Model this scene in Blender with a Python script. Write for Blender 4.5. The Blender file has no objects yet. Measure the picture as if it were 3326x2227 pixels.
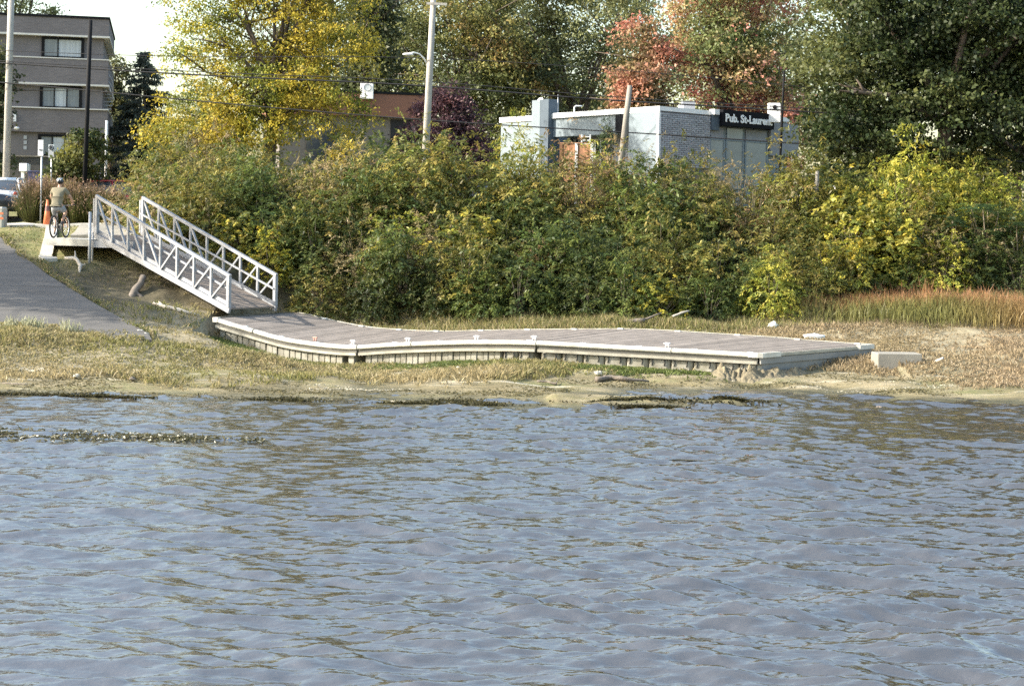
import bpy, bmesh, math, random
import numpy as np
from mathutils import Vector, Matrix

# ------------------------------------------------------------------ camera, sky, sun, exposure
sc = bpy.context.scene
C = sc.collection
FPX, CX, YH, ZC = 5000.0, 1663.0, 740.0, 3.55      # focal length in photo pixels, principal column, eye-level row, eye height
ROLL = math.radians(1.0)
cR, sR = math.cos(ROLL), math.sin(ROLL)
cam = bpy.data.cameras.new('camera'); camo = bpy.data.objects.new('camera', cam); C.objects.link(camo)
cam.sensor_width = 36.0; cam.lens = 36.0 * FPX / 3326.0
cam.shift_y = -(1113.5 - YH) / 3326.0
cam.clip_start = 0.1; cam.clip_end = 3000
Rv, Uv, Bv = Vector((cR, 0, sR)), Vector((-sR, 0, cR)), Vector((0, -1, 0))
camo.matrix_world = Matrix(((Rv.x, Uv.x, Bv.x, 0), (Rv.y, Uv.y, Bv.y, 0), (Rv.z, Uv.z, Bv.z, ZC), (0, 0, 0, 1)))
sc.camera = camo

SUN_EL = math.radians(31)
SD = Vector((-0.982, -0.19, 0)).normalized()          # towards the sun, on the ground plan
sun_dir = Vector((SD.x * math.cos(SUN_EL), SD.y * math.cos(SUN_EL), math.sin(SUN_EL)))
w = bpy.data.worlds.new('World'); sc.world = w; w.use_nodes = True
nt = w.node_tree; bg = nt.nodes['Background']
sky = nt.nodes.new('ShaderNodeTexSky'); sky.sky_type = 'NISHITA'; sky.sun_disc = False
sky.sun_elevation = SUN_EL
sky.sun_rotation = math.atan2(SD.x, SD.y)
sky.air_density = 1.5; sky.dust_density = 2.6; sky.ozone_density = 1.5
nt.links.new(sky.outputs[0], bg.inputs[0]); bg.inputs[1].default_value = 0.15
sl = bpy.data.lights.new('sun', 'SUN'); sl.energy = 4.0; sl.angle = math.radians(0.5); sl.color = (1.0, 0.93, 0.81)
so = bpy.data.objects.new('sun', sl); C.objects.link(so); so.rotation_euler = sun_dir.to_track_quat('Z', 'Y').to_euler()
sc.view_settings.view_transform = 'Standard'; sc.view_settings.look = 'None'
sc.view_settings.exposure = 1.5; sc.view_settings.gamma = 1.0; sc.view_settings.use_curve_mapping = False
sc.render.engine = 'CYCLES'
sc.cycles.use_denoising = False
sc.cycles.max_bounces = 8; sc.cycles.transparent_max_bounces = 8
sc.cycles.sample_clamp_indirect = 6.0

# ------------------------------------------------------------------ helpers
rng = np.random.default_rng(11)
random.seed(7)

def P(px, py, Y):
    """the point at depth Y seen at a photo pixel"""
    dx, dy = px - CX, py - YH
    x = cR * dx + sR * dy; y = -sR * dx + cR * dy
    return Vector((x * Y / FPX, Y, ZC - y * Y / FPX))

def PX(px, Y, py=700):
    return P(px, py, Y).x

def obj(name, verts, faces, mat=None, parent=None, smooth=False):
    me = bpy.data.meshes.new(name)
    me.from_pydata([tuple(v) for v in verts], [], faces); me.update()
    if mat: me.materials.append(mat)
    if smooth: me.polygons.foreach_set('use_smooth', [True] * len(me.polygons))
    o = bpy.data.objects.new(name, me); C.objects.link(o)
    if parent: o.parent = parent
    return o

def tag(o, label=None, cat=None, group=None, kind=None):
    if label: o['label'] = label
    if cat: o['category'] = cat
    if group: o['group'] = group
    if kind: o['kind'] = kind
    return o

def thing(name, label, cat, loc=(0, 0, 0), rz=0.0, group=None):
    o = bpy.data.objects.new(name, None); C.objects.link(o)
    o.empty_display_size = 0.2; o.location = loc; o.rotation_euler = (0, 0, rz)
    return tag(o, label, cat, group)

def copy_tree(o, parent=None):
    c = o.copy(); C.objects.link(c)
    if parent: c.parent = parent
    for ch in list(o.children): copy_tree(ch, c)
    return c

class MB:
    """collects shapes, builds one mesh object"""
    def __init__(s): s.v = []; s.f = []; s.sm = []
    def add(s, vs, fs, smooth=False):
        n = len(s.v); s.v += [Vector(v) for v in vs]
        s.f += [tuple(i + n for i in f) for f in fs]; s.sm += [smooth] * len(fs); return s
    def hexa(s, b, t):
        """b,t: 4 bottom, 4 top points, same order (counter-clockwise from above)"""
        return s.add(list(b) + list(t), [(3, 2, 1, 0), (4, 5, 6, 7), (0, 1, 5, 4), (1, 2, 6, 5), (2, 3, 7, 6), (3, 0, 4, 7)])
    def box(s, x0, x1, y0, y1, z0, z1):
        return s.hexa([(x0, y0, z0), (x1, y0, z0), (x1, y1, z0), (x0, y1, z0)], [(x0, y0, z1), (x1, y0, z1), (x1, y1, z1), (x0, y1, z1)])
    def bar(s, a, b, wd, ht, up=(0, 0, 1)):
        """rectangular bar from a to b, wd across, ht along up"""
        a, b = Vector(a), Vector(b); d = (b - a).normalized(); up = Vector(up)
        sd = d.cross(up).normalized() * wd / 2; u = sd.cross(d).normalized() * ht / 2
        return s.add([a - sd - u, a + sd - u, a + sd + u, a - sd + u, b - sd - u, b + sd - u, b + sd + u, b - sd + u],
                     [(0, 1, 2, 3), (7, 6, 5, 4), (0, 4, 5, 1), (1, 5, 6, 2), (2, 6, 7, 3), (3, 7, 4, 0)])
    def tube(s, pts, rad, n=8, cap=True, smooth=True):
        pts = [Vector(p) for p in pts]; m = len(pts)
        rad = list(rad) if hasattr(rad, '__len__') else [rad] * m
        vs = []; prev = None
        for i, p in enumerate(pts):
            d = (pts[min(i + 1, m - 1)] - pts[max(i - 1, 0)]).normalized()
            if prev is None:
                prev = d.orthogonal().normalized()
            sd = (prev - d * prev.dot(d)).normalized(); prev = sd; u = d.cross(sd)
            vs += [p + (sd * math.cos(2 * math.pi * k / n) + u * math.sin(2 * math.pi * k / n)) * rad[i] for k in range(n)]
        fs = [(i * n + k, i * n + (k + 1) % n, (i + 1) * n + (k + 1) % n, (i + 1) * n + k) for i in range(m - 1) for k in range(n)]
        if cap: fs += [tuple(range(n))[::-1], tuple((m - 1) * n + k for k in range(n))]
        return s.add(vs, fs, smooth)
    def sweep(s, path, prof, frame):
        """open/closed profile points (a,b) swept along path; frame(i)->(A,B) vectors"""
        m, n = len(path), len(prof); vs = []
        for i, p in enumerate(path):
            A, B = frame(i); vs += [Vector(p) + A * a + B * b for a, b in prof]
        fs = [(i * n + k, (i + 1) * n + k, (i + 1) * n + (k + 1) % n, i * n + (k + 1) % n) for i in range(m - 1) for k in range(n)]
        fs += [tuple(range(n)), tuple((m - 1) * n + k for k in range(n))[::-1]]
        return s.add(vs, fs)
    def disc(s, c, axis, r, th, n=20):
        c = Vector(c); a = Vector(axis).normalized()
        return s.tube([c - a * th / 2, c + a * th / 2], r, n, smooth=False)
    def torus(s, c, axis, R, r, n=28, m=8):
        c = Vector(c); a = Vector(axis).normalized(); e = a.orthogonal().normalized(); g = a.cross(e); vs = []
        for i in range(n):
            t = 2 * math.pi * i / n; d = e * math.cos(t) + g * math.sin(t)
            vs += [c + d * (R + r * math.cos(2 * math.pi * k / m)) + a * r * math.sin(2 * math.pi * k / m) for k in range(m)]
        fs = [(i * m + k, ((i + 1) % n) * m + k, ((i + 1) % n) * m + (k + 1) % m, i * m + (k + 1) % m) for i in range(n) for k in range(m)]
        return s.add(vs, fs, True)
    def ellipsoid(s, c, r, n=14, m=9, zmin=-1.0):
        c = Vector(c); vs = []; fs = []
        for j in range(m):
            ph = math.asin(max(-1, min(1, zmin + (1 - zmin) * j / (m - 1))))
            vs += [c + Vector((r[0] * math.cos(ph) * math.cos(2 * math.pi * k / n), r[1] * math.cos(ph) * math.sin(2 * math.pi * k / n), r[2] * math.sin(ph))) for k in range(n)]
        fs = [(j * n + k, j * n + (k + 1) % n, (j + 1) * n + (k + 1) % n, (j + 1) * n + k) for j in range(m - 1) for k in range(n)]
        fs.append(tuple(range(n))[::-1])
        return s.add(vs, fs, True)
    def build(s, name, mat=None, parent=None, bevel=0.0, world=False):
        me = bpy.data.meshes.new(name); off = Vector((0, 0, 0))
        if world and parent is not None:
            inv = Matrix.Translation(parent.location) @ Matrix.Rotation(parent.rotation_euler.z, 4, 'Z'); inv.invert()
            s.v = [inv @ v for v in s.v]
        me.from_pydata([tuple(v) for v in s.v], [], s.f)
        me.polygons.foreach_set('use_smooth', s.sm); me.update()
        bm = bmesh.new(); bm.from_mesh(me); bmesh.ops.recalc_face_normals(bm, faces=bm.faces)
        if bevel:
            bmesh.ops.bevel(bm, geom=list(bm.edges), offset=bevel, segments=1, profile=0.5, affect='EDGES', clamp_overlap=True)
        bm.to_mesh(me); bm.free()
        if mat: me.materials.append(mat)
        o = bpy.data.objects.new(name, me); C.objects.link(o)
        if parent: o.parent = parent
        return o

# ------------------------------------------------------------------ materials
MATS = {}
def mat(name, col, rough=0.7, var=0.15, scale=4.0, metal=0.0, bump=0.0, bscale=None, spec=0.5, stretch=(1, 1, 1), col2=None, perobj=0.0, coat=0.0):
    m = bpy.data.materials.new(name); m.use_nodes = True; n = m.node_tree; b = n.nodes['Principled BSDF']
    b.inputs['Roughness'].default_value = rough; b.inputs['Metallic'].default_value = metal
    b.inputs['Specular IOR Level'].default_value = spec
    if coat: b.inputs['Coat Weight'].default_value = coat
    tc = n.nodes.new('ShaderNodeTexCoord'); mp = n.nodes.new('ShaderNodeMapping'); mp.inputs['Scale'].default_value = stretch
    n.links.new(tc.outputs['Object'], mp.inputs[0])
    nz = n.nodes.new('ShaderNodeTexNoise'); nz.inputs['Scale'].default_value = scale; nz.inputs['Detail'].default_value = 6; nz.inputs['Roughness'].default_value = 0.62
    n.links.new(mp.outputs[0], nz.inputs[0])
    rp = n.nodes.new('ShaderNodeValToRGB'); rp.color_ramp.elements[0].position = 0.3; rp.color_ramp.elements[1].position = 0.7
    c2 = col2 or tuple(min(1, c * (1 + var)) for c in col)
    c1 = col if col2 else tuple(c * (1 - var) for c in col)
    rp.color_ramp.elements[0].color = (*c1, 1); rp.color_ramp.elements[1].color = (*c2, 1)
    n.links.new(nz.outputs[0], rp.inputs[0]); out = rp.outputs[0]
    if perobj:
        oi = n.nodes.new('ShaderNodeObjectInfo'); mr = n.nodes.new('ShaderNodeMapRange')
        mr.inputs['To Min'].default_value = 1 - perobj; mr.inputs['To Max'].default_value = 1 + perobj
        n.links.new(oi.outputs['Random'], mr.inputs[0])
        mx = n.nodes.new('ShaderNodeVectorMath'); mx.operation = 'SCALE'
        n.links.new(out, mx.inputs[0]); n.links.new(mr.outputs[0], mx.inputs['Scale']); out = mx.outputs[0]
    n.links.new(out, b.inputs['Base Color'])
    if bump:
        nb = n.nodes.new('ShaderNodeTexNoise'); nb.inputs['Scale'].default_value = bscale or scale * 4; nb.inputs['Detail'].default_value = 5
        n.links.new(mp.outputs[0], nb.inputs[0])
        bp = n.nodes.new('ShaderNodeBump'); bp.inputs['Strength'].default_value = bump; bp.inputs['Distance'].default_value = 0.03
        n.links.new(nb.outputs[0], bp.inputs['Height']); n.links.new(bp.outputs[0], b.inputs['Normal'])
    MATS[name] = m
    return m

def leaf_mat(name, trans=0.35, rough=0.5, spec=0.35):
    m = bpy.data.materials.new(name); m.use_nodes = True; n = m.node_tree; b = n.nodes['Principled BSDF']; out = n.nodes['Material Output']
    at = n.nodes.new('ShaderNodeAttribute'); at.attribute_name = 'leafcol'
    oi = n.nodes.new('ShaderNodeObjectInfo'); mr = n.nodes.new('ShaderNodeMapRange'); mr.inputs['To Min'].default_value = 0.72; mr.inputs['To Max'].default_value = 1.25
    n.links.new(oi.outputs['Random'], mr.inputs[0])
    vm = n.nodes.new('ShaderNodeVectorMath'); vm.operation = 'SCALE'; n.links.new(at.outputs['Color'], vm.inputs[0]); n.links.new(mr.outputs[0], vm.inputs['Scale'])
    n.links.new(vm.outputs[0], b.inputs['Base Color']); b.inputs['Roughness'].default_value = rough; b.inputs['Specular IOR Level'].default_value = spec
    tr = n.nodes.new('ShaderNodeBsdfTranslucent'); n.links.new(vm.outputs[0], tr.inputs['Color'])
    mx = n.nodes.new('ShaderNodeMixShader'); mx.inputs[0].default_value = trans
    n.links.new(b.outputs[0], mx.inputs[1]); n.links.new(tr.outputs[0], mx.inputs[2]); n.links.new(mx.outputs[0], out.inputs['Surface'])
    return m

M_LEAF = leaf_mat('leaf', 0.42)
M_BARK = mat('bark', (0.11, 0.085, 0.065), 0.9, 0.35, 6, bump=0.4, stretch=(1, 1, 0.25))
M_TWIG = mat('twig', (0.20, 0.16, 0.11), 0.9, 0.3, 8)
M_ALU = mat('aluminium', (0.36, 0.37, 0.385), 0.5, 0.10, 5, metal=0.2, bump=0.05, spec=0.4, col2=(0.24, 0.25, 0.27))
M_PLANK = mat('weathered_plank', (0.185, 0.162, 0.142), 0.85, 0.2, 3.0, bump=0.25, bscale=30, stretch=(1, 1, 1), perobj=0.16, spec=0.25)
M_PLANK2 = mat('gangway_plank', (0.21, 0.172, 0.14), 0.85, 0.2, 5, bump=0.25, perobj=0.12, spec=0.25)
M_FENDER = mat('white_vinyl_fender', (0.66, 0.64, 0.57), 0.5, 0.06, 3.5, col2=(0.42, 0.395, 0.33))
M_FRAME = mat('galvanised_frame', (0.42, 0.40, 0.33), 0.6, 0.2, 4, col2=(0.25, 0.23, 0.18))
M_FRAME3 = mat('shaded_end_steel', (0.22, 0.215, 0.20), 0.7, 0.2, 3)  # shade of the outer dock end, put into a darker base colour
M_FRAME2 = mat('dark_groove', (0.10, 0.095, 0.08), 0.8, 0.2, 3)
M_FLOAT = mat('grey_float', (0.36, 0.345, 0.29), 0.7, 0.25, 5, col2=(0.17, 0.155, 0.11), perobj=0.15)
M_SLOT = mat('dark_slot', (0.05, 0.048, 0.042), 0.8, 0.2, 4)
M_WHITE = mat('white_metal', (0.78, 0.78, 0.76), 0.5, 0.05, 3)
M_PINK = mat('rusty_cleat', (0.50, 0.26, 0.20), 0.6, 0.2, 9)
M_CONC = mat('concrete', (0.24, 0.225, 0.19), 0.9, 0.18, 2.5, bump=0.2, bscale=25)
M_CONCW = mat('pale_concrete', (0.40, 0.385, 0.335), 0.9, 0.16, 2.0, bump=0.15, bscale=25)
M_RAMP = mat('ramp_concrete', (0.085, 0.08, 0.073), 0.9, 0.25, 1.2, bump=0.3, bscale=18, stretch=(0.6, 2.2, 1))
M_ASPH = mat('asphalt', (0.06, 0.06, 0.062), 0.9, 0.2, 3, bump=0.2)
M_POLE = mat('weathered_pole', (0.36, 0.34, 0.30), 0.9, 0.25, 4, stretch=(2, 2, 0.3), bump=0.3)
M_POLED = mat('dark_wood_pole', (0.20, 0.185, 0.16), 0.9, 0.3, 4, stretch=(2, 2, 0.3), bump=0.3)
M_BLACK = mat('black_metal', (0.010, 0.0105, 0.012), 0.75, 0.2, 4, spec=0.15)
M_CABLE = mat('cable', (0.012, 0.012, 0.013), 0.6, 0.1, 4)
M_DRIFT = mat('driftwood', (0.42, 0.38, 0.32), 0.9, 0.3, 6, bump=0.4, stretch=(1, 1, 1))
M_DRIFTD = mat('dark_driftwood', (0.15, 0.125, 0.10), 0.9, 0.4, 6, bump=0.4)
M_PLAST = mat('white_plastic', (0.80, 0.80, 0.78), 0.5, 0.08, 6)
M_ORANGE = mat('orange_plastic', (0.75, 0.17, 0.05), 0.5, 0.15, 8, col2=(0.62, 0.20, 0.10))
M_SIGNW = mat('sign_white', (0.80, 0.80, 0.78), 0.5, 0.03, 3)
M_SIGNG = mat('sign_grey_back', (0.42, 0.43, 0.44), 0.45, 0.08, 5, metal=0.3)
M_GLASS = mat('window_glass', (0.05, 0.06, 0.07), 0.08, 0.2, 1.5, spec=0.8)
M_CURT = mat('pale_curtain', (0.42, 0.45, 0.46), 0.9, 0.2, 4, stretch=(5, 5, 0.2))
M_DARK = mat('dark_interior', (0.02, 0.02, 0.022), 0.9, 0.2, 3)

# ------------------------------------------------------------------ terrain
COLS = {
 -60: [(10,-2),(26,-1),(30,-.2),(31,.0),(33.5,.27),(36,.72),(38.2,.9),(39.2,.93),(41,1.24),(44,1.9),(47.5,2.72),(50,3.25),(55,3.46),(61,3.6),(66,4.2),(72,5.15),(80,5.3),(120,5.6)],
 -12.5: [(10,-2),(26,-1),(30,-.2),(31,.0),(33.5,.27),(36,.72),(38.2,.9),(39.2,.93),(41,1.24),(44,1.9),(47.5,2.72),(50,3.25),(55,3.46),(61,3.6),(66,4.2),(72,5.15),(80,5.3),(120,5.6)],
 -9: [(10,-2),(26,-1),(30,-.2),(31,0),(34,.25),(36.5,.55),(38.5,.80),(41,1.02),(43,1.2),(45,2.0),(48,2.9),(51,3.3),(55,3.5),(61,3.6),(66,4.0),(72,4.8),(80,5.0),(120,5.4)],
 -6: [(10,-2),(26,-1),(29.8,-.2),(30.8,0),(35,.2),(38,.3),(41.5,.42),(43,.72),(45,1.25),(48,2.5),(51,3.4),(55,3.6),(61,3.65),(70,4.0),(80,4.4),(120,5)],
 -3: [(10,-2),(26,-1),(29.6,-.2),(30.6,0),(36,.08),(39,.12),(42,.42),(44,.95),(46,1.4),(51,3.3),(55,3.65),(61,3.7),(70,3.9),(80,4.1),(120,5)],
 0: [(10,-2),(26,-1),(29.6,-.2),(30.6,0),(35,.2),(37.5,.36),(40,.5),(44,.95),(46,1.3),(51,3.2),(55,3.65),(61,3.75),(70,3.95),(120,5)],
 1.6: [(10,-2),(26,-1),(30.0,-.2),(31.0,.0),(31.8,.03),(33,.0),(34.2,.1),(35.5,.25),(37.5,.38),(40,.55),(44,.95),(46.5,1.3),(51,3.2),(55,3.65),(61,3.75),(70,3.95),(120,5)],
 3.4: [(10,-2),(26,-1),(31,-.25),(33.6,-.06),(34.3,.02),(35.5,.25),(37,.36),(40,.6),(44,.95),(47,1.3),(52,3.3),(56,3.7),(61,3.75),(70,3.95),(120,5)],
 6: [(10,-2),(26,-1),(31,-.4),(33.9,-.1),(34.7,0),(35.5,.14),(36.2,.30),(38.5,.42),(42,.7),(46,1.0),(48,1.4),(53,3.4),(57,3.75),(61,3.8),(70,3.95),(120,5)],
 9: [(10,-2),(26,-1),(31,-.3),(33.2,0),(35,.2),(38,.45),(43,.78),(47,1.1),(49,1.5),(54,3.5),(57,3.75),(61,3.8),(70,4),(120,5)],
 13: [(10,-2),(26,-1),(31,-.2),(32.6,0),(36,.3),(42,.8),(47,1.3),(50,2.2),(54,3.5),(57,3.75),(61,3.8),(70,4),(120,5)],
 60: [(10,-2),(26,-1),(31,-.2),(32.4,0),(36,.3),(42,.8),(47,1.3),(50,2.2),(54,3.5),(57,3.75),(61,3.8),(70,4),(120,5)],
}
CXS = np.array(sorted(COLS)); CPR = [np.array(COLS[k], float) for k in sorted(COLS)]
_nz = np.random.default_rng(5)
_NK = _nz.normal(size=(26, 2)); _NK /= np.linalg.norm(_NK, axis=1)[:, None]
_NW = np.exp(_nz.uniform(np.log(0.5), np.log(5.0), 26)); _NP = _nz.uniform(0, 6.28, 26)
def bumps(X, Y):
    z = np.zeros_like(X)
    for k, wl, ph in zip(_NK, _NW, _NP): z = z + 0.007 * wl ** 0.5 * np.sin(2 * np.pi * (X * k[0] + Y * k[1]) / wl + ph)
    return z
NE = np.array([(700, 1033), (760, 1052), (823, 1070), (880, 1087), (936, 1101), (1034, 1115), (1100, 1121), (1163, 1124), (1240, 1117), (1353, 1112), (1508, 1107), (1663, 1107), (1745, 1109), (1840, 1114), (2130, 1130), (2325, 1141), (2468, 1149)], float)
FE = np.array([(961, 1015), (1001, 1019), (1034, 1030), (1119, 1049), (1204, 1064), (1299, 1071), (1378, 1075), (1460, 1076), (1609, 1072), (1758, 1070), (1899, 1069), (2050, 1068), (2147, 1072), (2395, 1088), (2499, 1094), (2637, 1106), (2791, 1117), (2827, 1120)], float)
NJ, FJ = [700, 1163, 1745, 2468], [961, 1445, 2050, 2827]
NY, FY = [41.5, 38.9, 37.2, 36.0], [44.4, 42.0, 40.2, 38.6]
def smooth_curve(E_, J, Ys):
    px = np.linspace(E_[0, 0], E_[-1, 0], 400); py = np.interp(px, E_[:, 0], E_[:, 1])
    k = np.hanning(27); k /= k.sum(); pp = np.concatenate([2 * py[0] - py[13:0:-1], py, 2 * py[-1] - py[-2:-15:-1]]); py = np.convolve(pp, k, 'valid')
    Yc = np.interp(px, J, Ys); return px, py, Yc
nc, fc = smooth_curve(NE, NJ, NY), smooth_curve(FE, FJ, FY)
def edge_pt(cv, J, s):
    px = np.interp(s, range(4), J); return P(px, float(np.interp(px, cv[0], cv[1])), float(np.interp(px, cv[0], cv[2])))
dn = lambda s: edge_pt(nc, NJ, s); df = lambda s: edge_pt(fc, FJ, s)
def ds(s, v): return dn(s).lerp(df(s), v)
def s_of(px): return float(np.interp(px, NJ, range(4)))
_sx = np.linspace(0, 3, 121); _dn = np.array([tuple(dn(q)) for q in _sx]); _df = np.array([tuple(df(q)) for q in _sx])
def carve(X, Y, z):
    """the mud lies under the dock: keep it below the floats in front and below the deck behind"""
    yn = np.interp(X, _dn[:, 0], _dn[:, 1]); zn = np.interp(X, _dn[:, 0], _dn[:, 2]); yf = np.interp(X, _df[:, 0], _df[:, 1]); zf = np.interp(X, _df[:, 0], _df[:, 2])
    v = (Y - yn) / (yf - yn); top = zn + (zf - zn) * np.clip(v, 0, 1) - np.interp(v, [-.6, -.1, .35, 1.0, 1.25, 1.6], [.52, .52, .50, .22, .12, 0])
    m = (X > _dn[0, 0] - .2) & (X < _df[-1, 0] + .3) & (v > -.8) & (v < 1.6); w_ = np.clip(np.minimum((v + .8) / .35, (1.6 - v) / .3), 0, 1)
    return np.where(m, np.minimum(z, z * (1 - w_) + top * w_), z)
def ht(X, Y):
    X = np.asarray(X, float); Y = np.asarray(Y, float); X, Y = np.broadcast_arrays(X, Y); sh = X.shape
    X = X.ravel(); Y = Y.ravel()
    i = np.clip(np.searchsorted(CXS, X) - 1, 0, len(CXS) - 2)
    t = np.clip((X - CXS[i]) / (CXS[i + 1] - CXS[i]), 0, 1)
    prof = np.stack([np.interp(Y, p[:, 0], p[:, 1]) for p in CPR])
    j = np.arange(len(X)); z = prof[i, j] * (1 - t) + prof[i + 1, j] * t
    # low weedy spit in front of the little inlet
    q = np.clip((X - 0.6) / 4.4, 0, 1); yc = 31.55 + 0.4 * q
    sp = (0.17 - 0.115 * q + 0.03 * np.sin(X * 5.1) * np.sin(X * 2.3 + 1)) * np.exp(-((Y - yc) / (0.85 - 0.50 * q)) ** 2) * (X > -1) * np.clip((5.3 - X) / 0.5, 0, 1)
    z = np.where((Y < 33) & (X > 0.8) & (X < 5.3), np.maximum(z, sp - 0.03 * (sp < 0.02)), z)
    z = z + bumps(X, Y) * np.clip((Y - 30) / 6, 0.15, 1.2)
    z = carve(X, Y, z)
    return z.reshape(sh)
def hz(x, y): return float(ht(x, y))

def terrain_mat():
    m = bpy.data.materials.new('ground_soil'); m.use_nodes = True; n = m.node_tree; b = n.nodes['Principled BSDF']; L = n.links
    ge = n.nodes.new('ShaderNodeNewGeometry'); sep = n.nodes.new('ShaderNodeSeparateXYZ'); L.new(ge.outputs['Position'], sep.inputs[0])
    def noise(scale, det=6, st=(1, 1, 1), rough=0.6):
        mp = n.nodes.new('ShaderNodeMapping'); mp.inputs['Scale'].default_value = st; L.new(ge.outputs['Position'], mp.inputs[0])
        z = n.nodes.new('ShaderNodeTexNoise'); z.inputs['Scale'].default_value = scale; z.inputs['Detail'].default_value = det; z.inputs['Roughness'].default_value = rough
        L.new(mp.outputs[0], z.inputs[0]); return z.outputs[0]
    def ramp(inp, stops):
        r = n.nodes.new('ShaderNodeValToRGB'); e = r.color_ramp.elements
        e[0].position, e[0].color = stops[0][0], (*stops[0][1], 1); e[1].position, e[1].color = stops[-1][0], (*stops[-1][1], 1)
        for p, c in stops[1:-1]: q = e.new(p); q.color = (*c, 1)
        L.new(inp, r.inputs[0]); return r.outputs[0]
    def mixc(f, a, c):
        x = n.nodes.new('ShaderNodeMix'); x.data_type = 'RGBA'; L.new(f, x.inputs[0]); L.new(a, x.inputs[6]); L.new(c, x.inputs[7]); return x.outputs[2]
    def mr(inp, a, bb):
        x = n.nodes.new('ShaderNodeMapRange'); x.inputs['From Min'].default_value = a; x.inputs['From Max'].default_value = bb; L.new(inp, x.inputs[0]); return x.outputs[0]
    def mul(a, c):
        x = n.nodes.new('ShaderNodeMath'); x.operation = 'MULTIPLY'; L.new(a, x.inputs[0]); L.new(c, x.inputs[1]); return x.outputs[0]
    mud = ramp(noise(1.3, 8, (0.5, 1.5, 1)), [(0.30, (0.115, 0.095, 0.048)), (0.5, (0.19, 0.16, 0.088)), (0.72, (0.285, 0.24, 0.155))])
    green = ramp(noise(9, 4), [(0.3, (0.085, 0.10, 0.03)), (0.7, (0.17, 0.17, 0.07))])
    mud = mixc(mul(mr(noise(0.55, 5, (0.6, 1.3, 1)), 0.48, 0.68), mr(noise(6, 3), 0.3, 0.6)), mud, green)
    pale = ramp(noise(30, 3), [(0.3, (0.42, 0.385, 0.29)), (0.7, (0.60, 0.56, 0.45))])
    stre = mul(mr(noise(1.1, 9, (0.45, 3.2, 1), 0.7), 0.54, 0.64), mr(noise(0.3, 2, (0.5, 2, 1)), 0.40, 0.58))
    mud = mixc(stre, mud, pale)
    # drier, paler higher on the flat
    dry = ramp(noise(5, 8), [(0.3, (0.15, 0.125, 0.07)), (0.7, (0.30, 0.26, 0.175))])
    nzz = noise(0.8, 4)
    zz = n.nodes.new('ShaderNodeMath'); zz.operation = 'MULTIPLY_ADD'; L.new(nzz, zz.inputs[0]); zz.inputs[1].default_value = 0.35; L.new(sep.outputs[2], zz.inputs[2])
    col = mixc(mr(zz.outputs[0], 0.30, 0.75), mud, dry)
    soil = ramp(noise(4, 6), [(0.3, (0.05, 0.045, 0.025)), (0.7, (0.12, 0.10, 0.06))])
    col = mixc(mr(zz.outputs[0], 1.1, 1.55), col, soil)
    lawn = ramp(noise(2.5, 8), [(0.28, (0.085, 0.10, 0.03)), (0.5, (0.16, 0.155, 0.06)), (0.72, (0.25, 0.21, 0.11))])
    col = mixc(mr(zz.outputs[0], 2.2, 2.7), col, lawn)
    # wet mud by the waterline
    wet = ramp(noise(2.5, 7, (0.7, 2, 1)), [(0.35, (0.045, 0.042, 0.022)), (0.6, (0.105, 0.095, 0.05)), (0.75, (0.15, 0.135, 0.075))])
    z2 = n.nodes.new('ShaderNodeMath'); z2.operation = 'MULTIPLY_ADD'; L.new(noise(1.7, 5, (0.5, 1.5, 1)), z2.inputs[0]); z2.inputs[1].default_value = 0.10; L.new(sep.outputs[2], z2.inputs[2])
    wf = mr(z2.outputs[0], 0.055, 0.125)
    col = mixc(wf, wet, col)
    L.new(col, b.inputs['Base Color'])
    ro = n.nodes.new('ShaderNodeMapRange'); ro.inputs['To Min'].default_value = 0.45; ro.inputs['To Max'].default_value = 0.95; L.new(wf, ro.inputs[0]); L.new(ro.outputs[0], b.inputs['Roughness'])
    b.inputs['Specular IOR Level'].default_value = 0.3
    bp = n.nodes.new('ShaderNodeBump'); bp.inputs['Strength'].default_value = 0.9; bp.inputs['Distance'].default_value = 0.05
    L.new(noise(7, 8, (0.7, 1.3, 1), 0.7), bp.inputs['Height']); L.new(bp.outputs[0], b.inputs['Normal'])
    return m

xs = np.concatenate([[-900, -400, -150, -80, -50, -35], np.arange(-26, 20.01, 0.16), [24, 35, 60, 120, 400, 900]])
ys = np.concatenate([np.arange(24, 30, 1.0), np.arange(30, 40, 0.10), np.arange(40, 56, 0.22), np.arange(56, 82, 1.0), [90, 105, 120, 150, 220, 400, 900, 1800]])
XX, YY = np.meshgrid(xs, ys); ZZ = ht(XX, YY)
nx, ny = len(xs), len(ys)
def grid_obj(name, XX, YY, ZZ, m, smooth=True):
    ny, nx = XX.shape
    me = bpy.data.meshes.new(name); co = np.stack([XX, YY, ZZ], -1).reshape(-1, 3)
    me.vertices.add(len(co)); me.vertices.foreach_set('co', co.ravel())
    i = np.arange(ny - 1)[:, None] * nx + np.arange(nx - 1)[None, :]
    q = np.stack([i, i + 1, i + nx + 1, i + nx], -1).reshape(-1)
    nf = len(q) // 4
    me.loops.add(nf * 4); me.loops.foreach_set('vertex_index', q)
    me.polygons.add(nf); me.polygons.foreach_set('loop_start', np.arange(nf) * 4); me.polygons.foreach_set('loop_total', np.full(nf, 4))
    me.polygons.foreach_set('use_smooth', np.full(nf, smooth))
    me.update(); me.validate()
    me.materials.append(m); o = bpy.data.objects.new(name, me); C.objects.link(o); return o
tag(grid_obj('ground', XX, YY, ZZ, terrain_mat()), 'brown mud flat, weedy shore and grassy bank rising behind the dock', 'ground', kind='structure')

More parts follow.
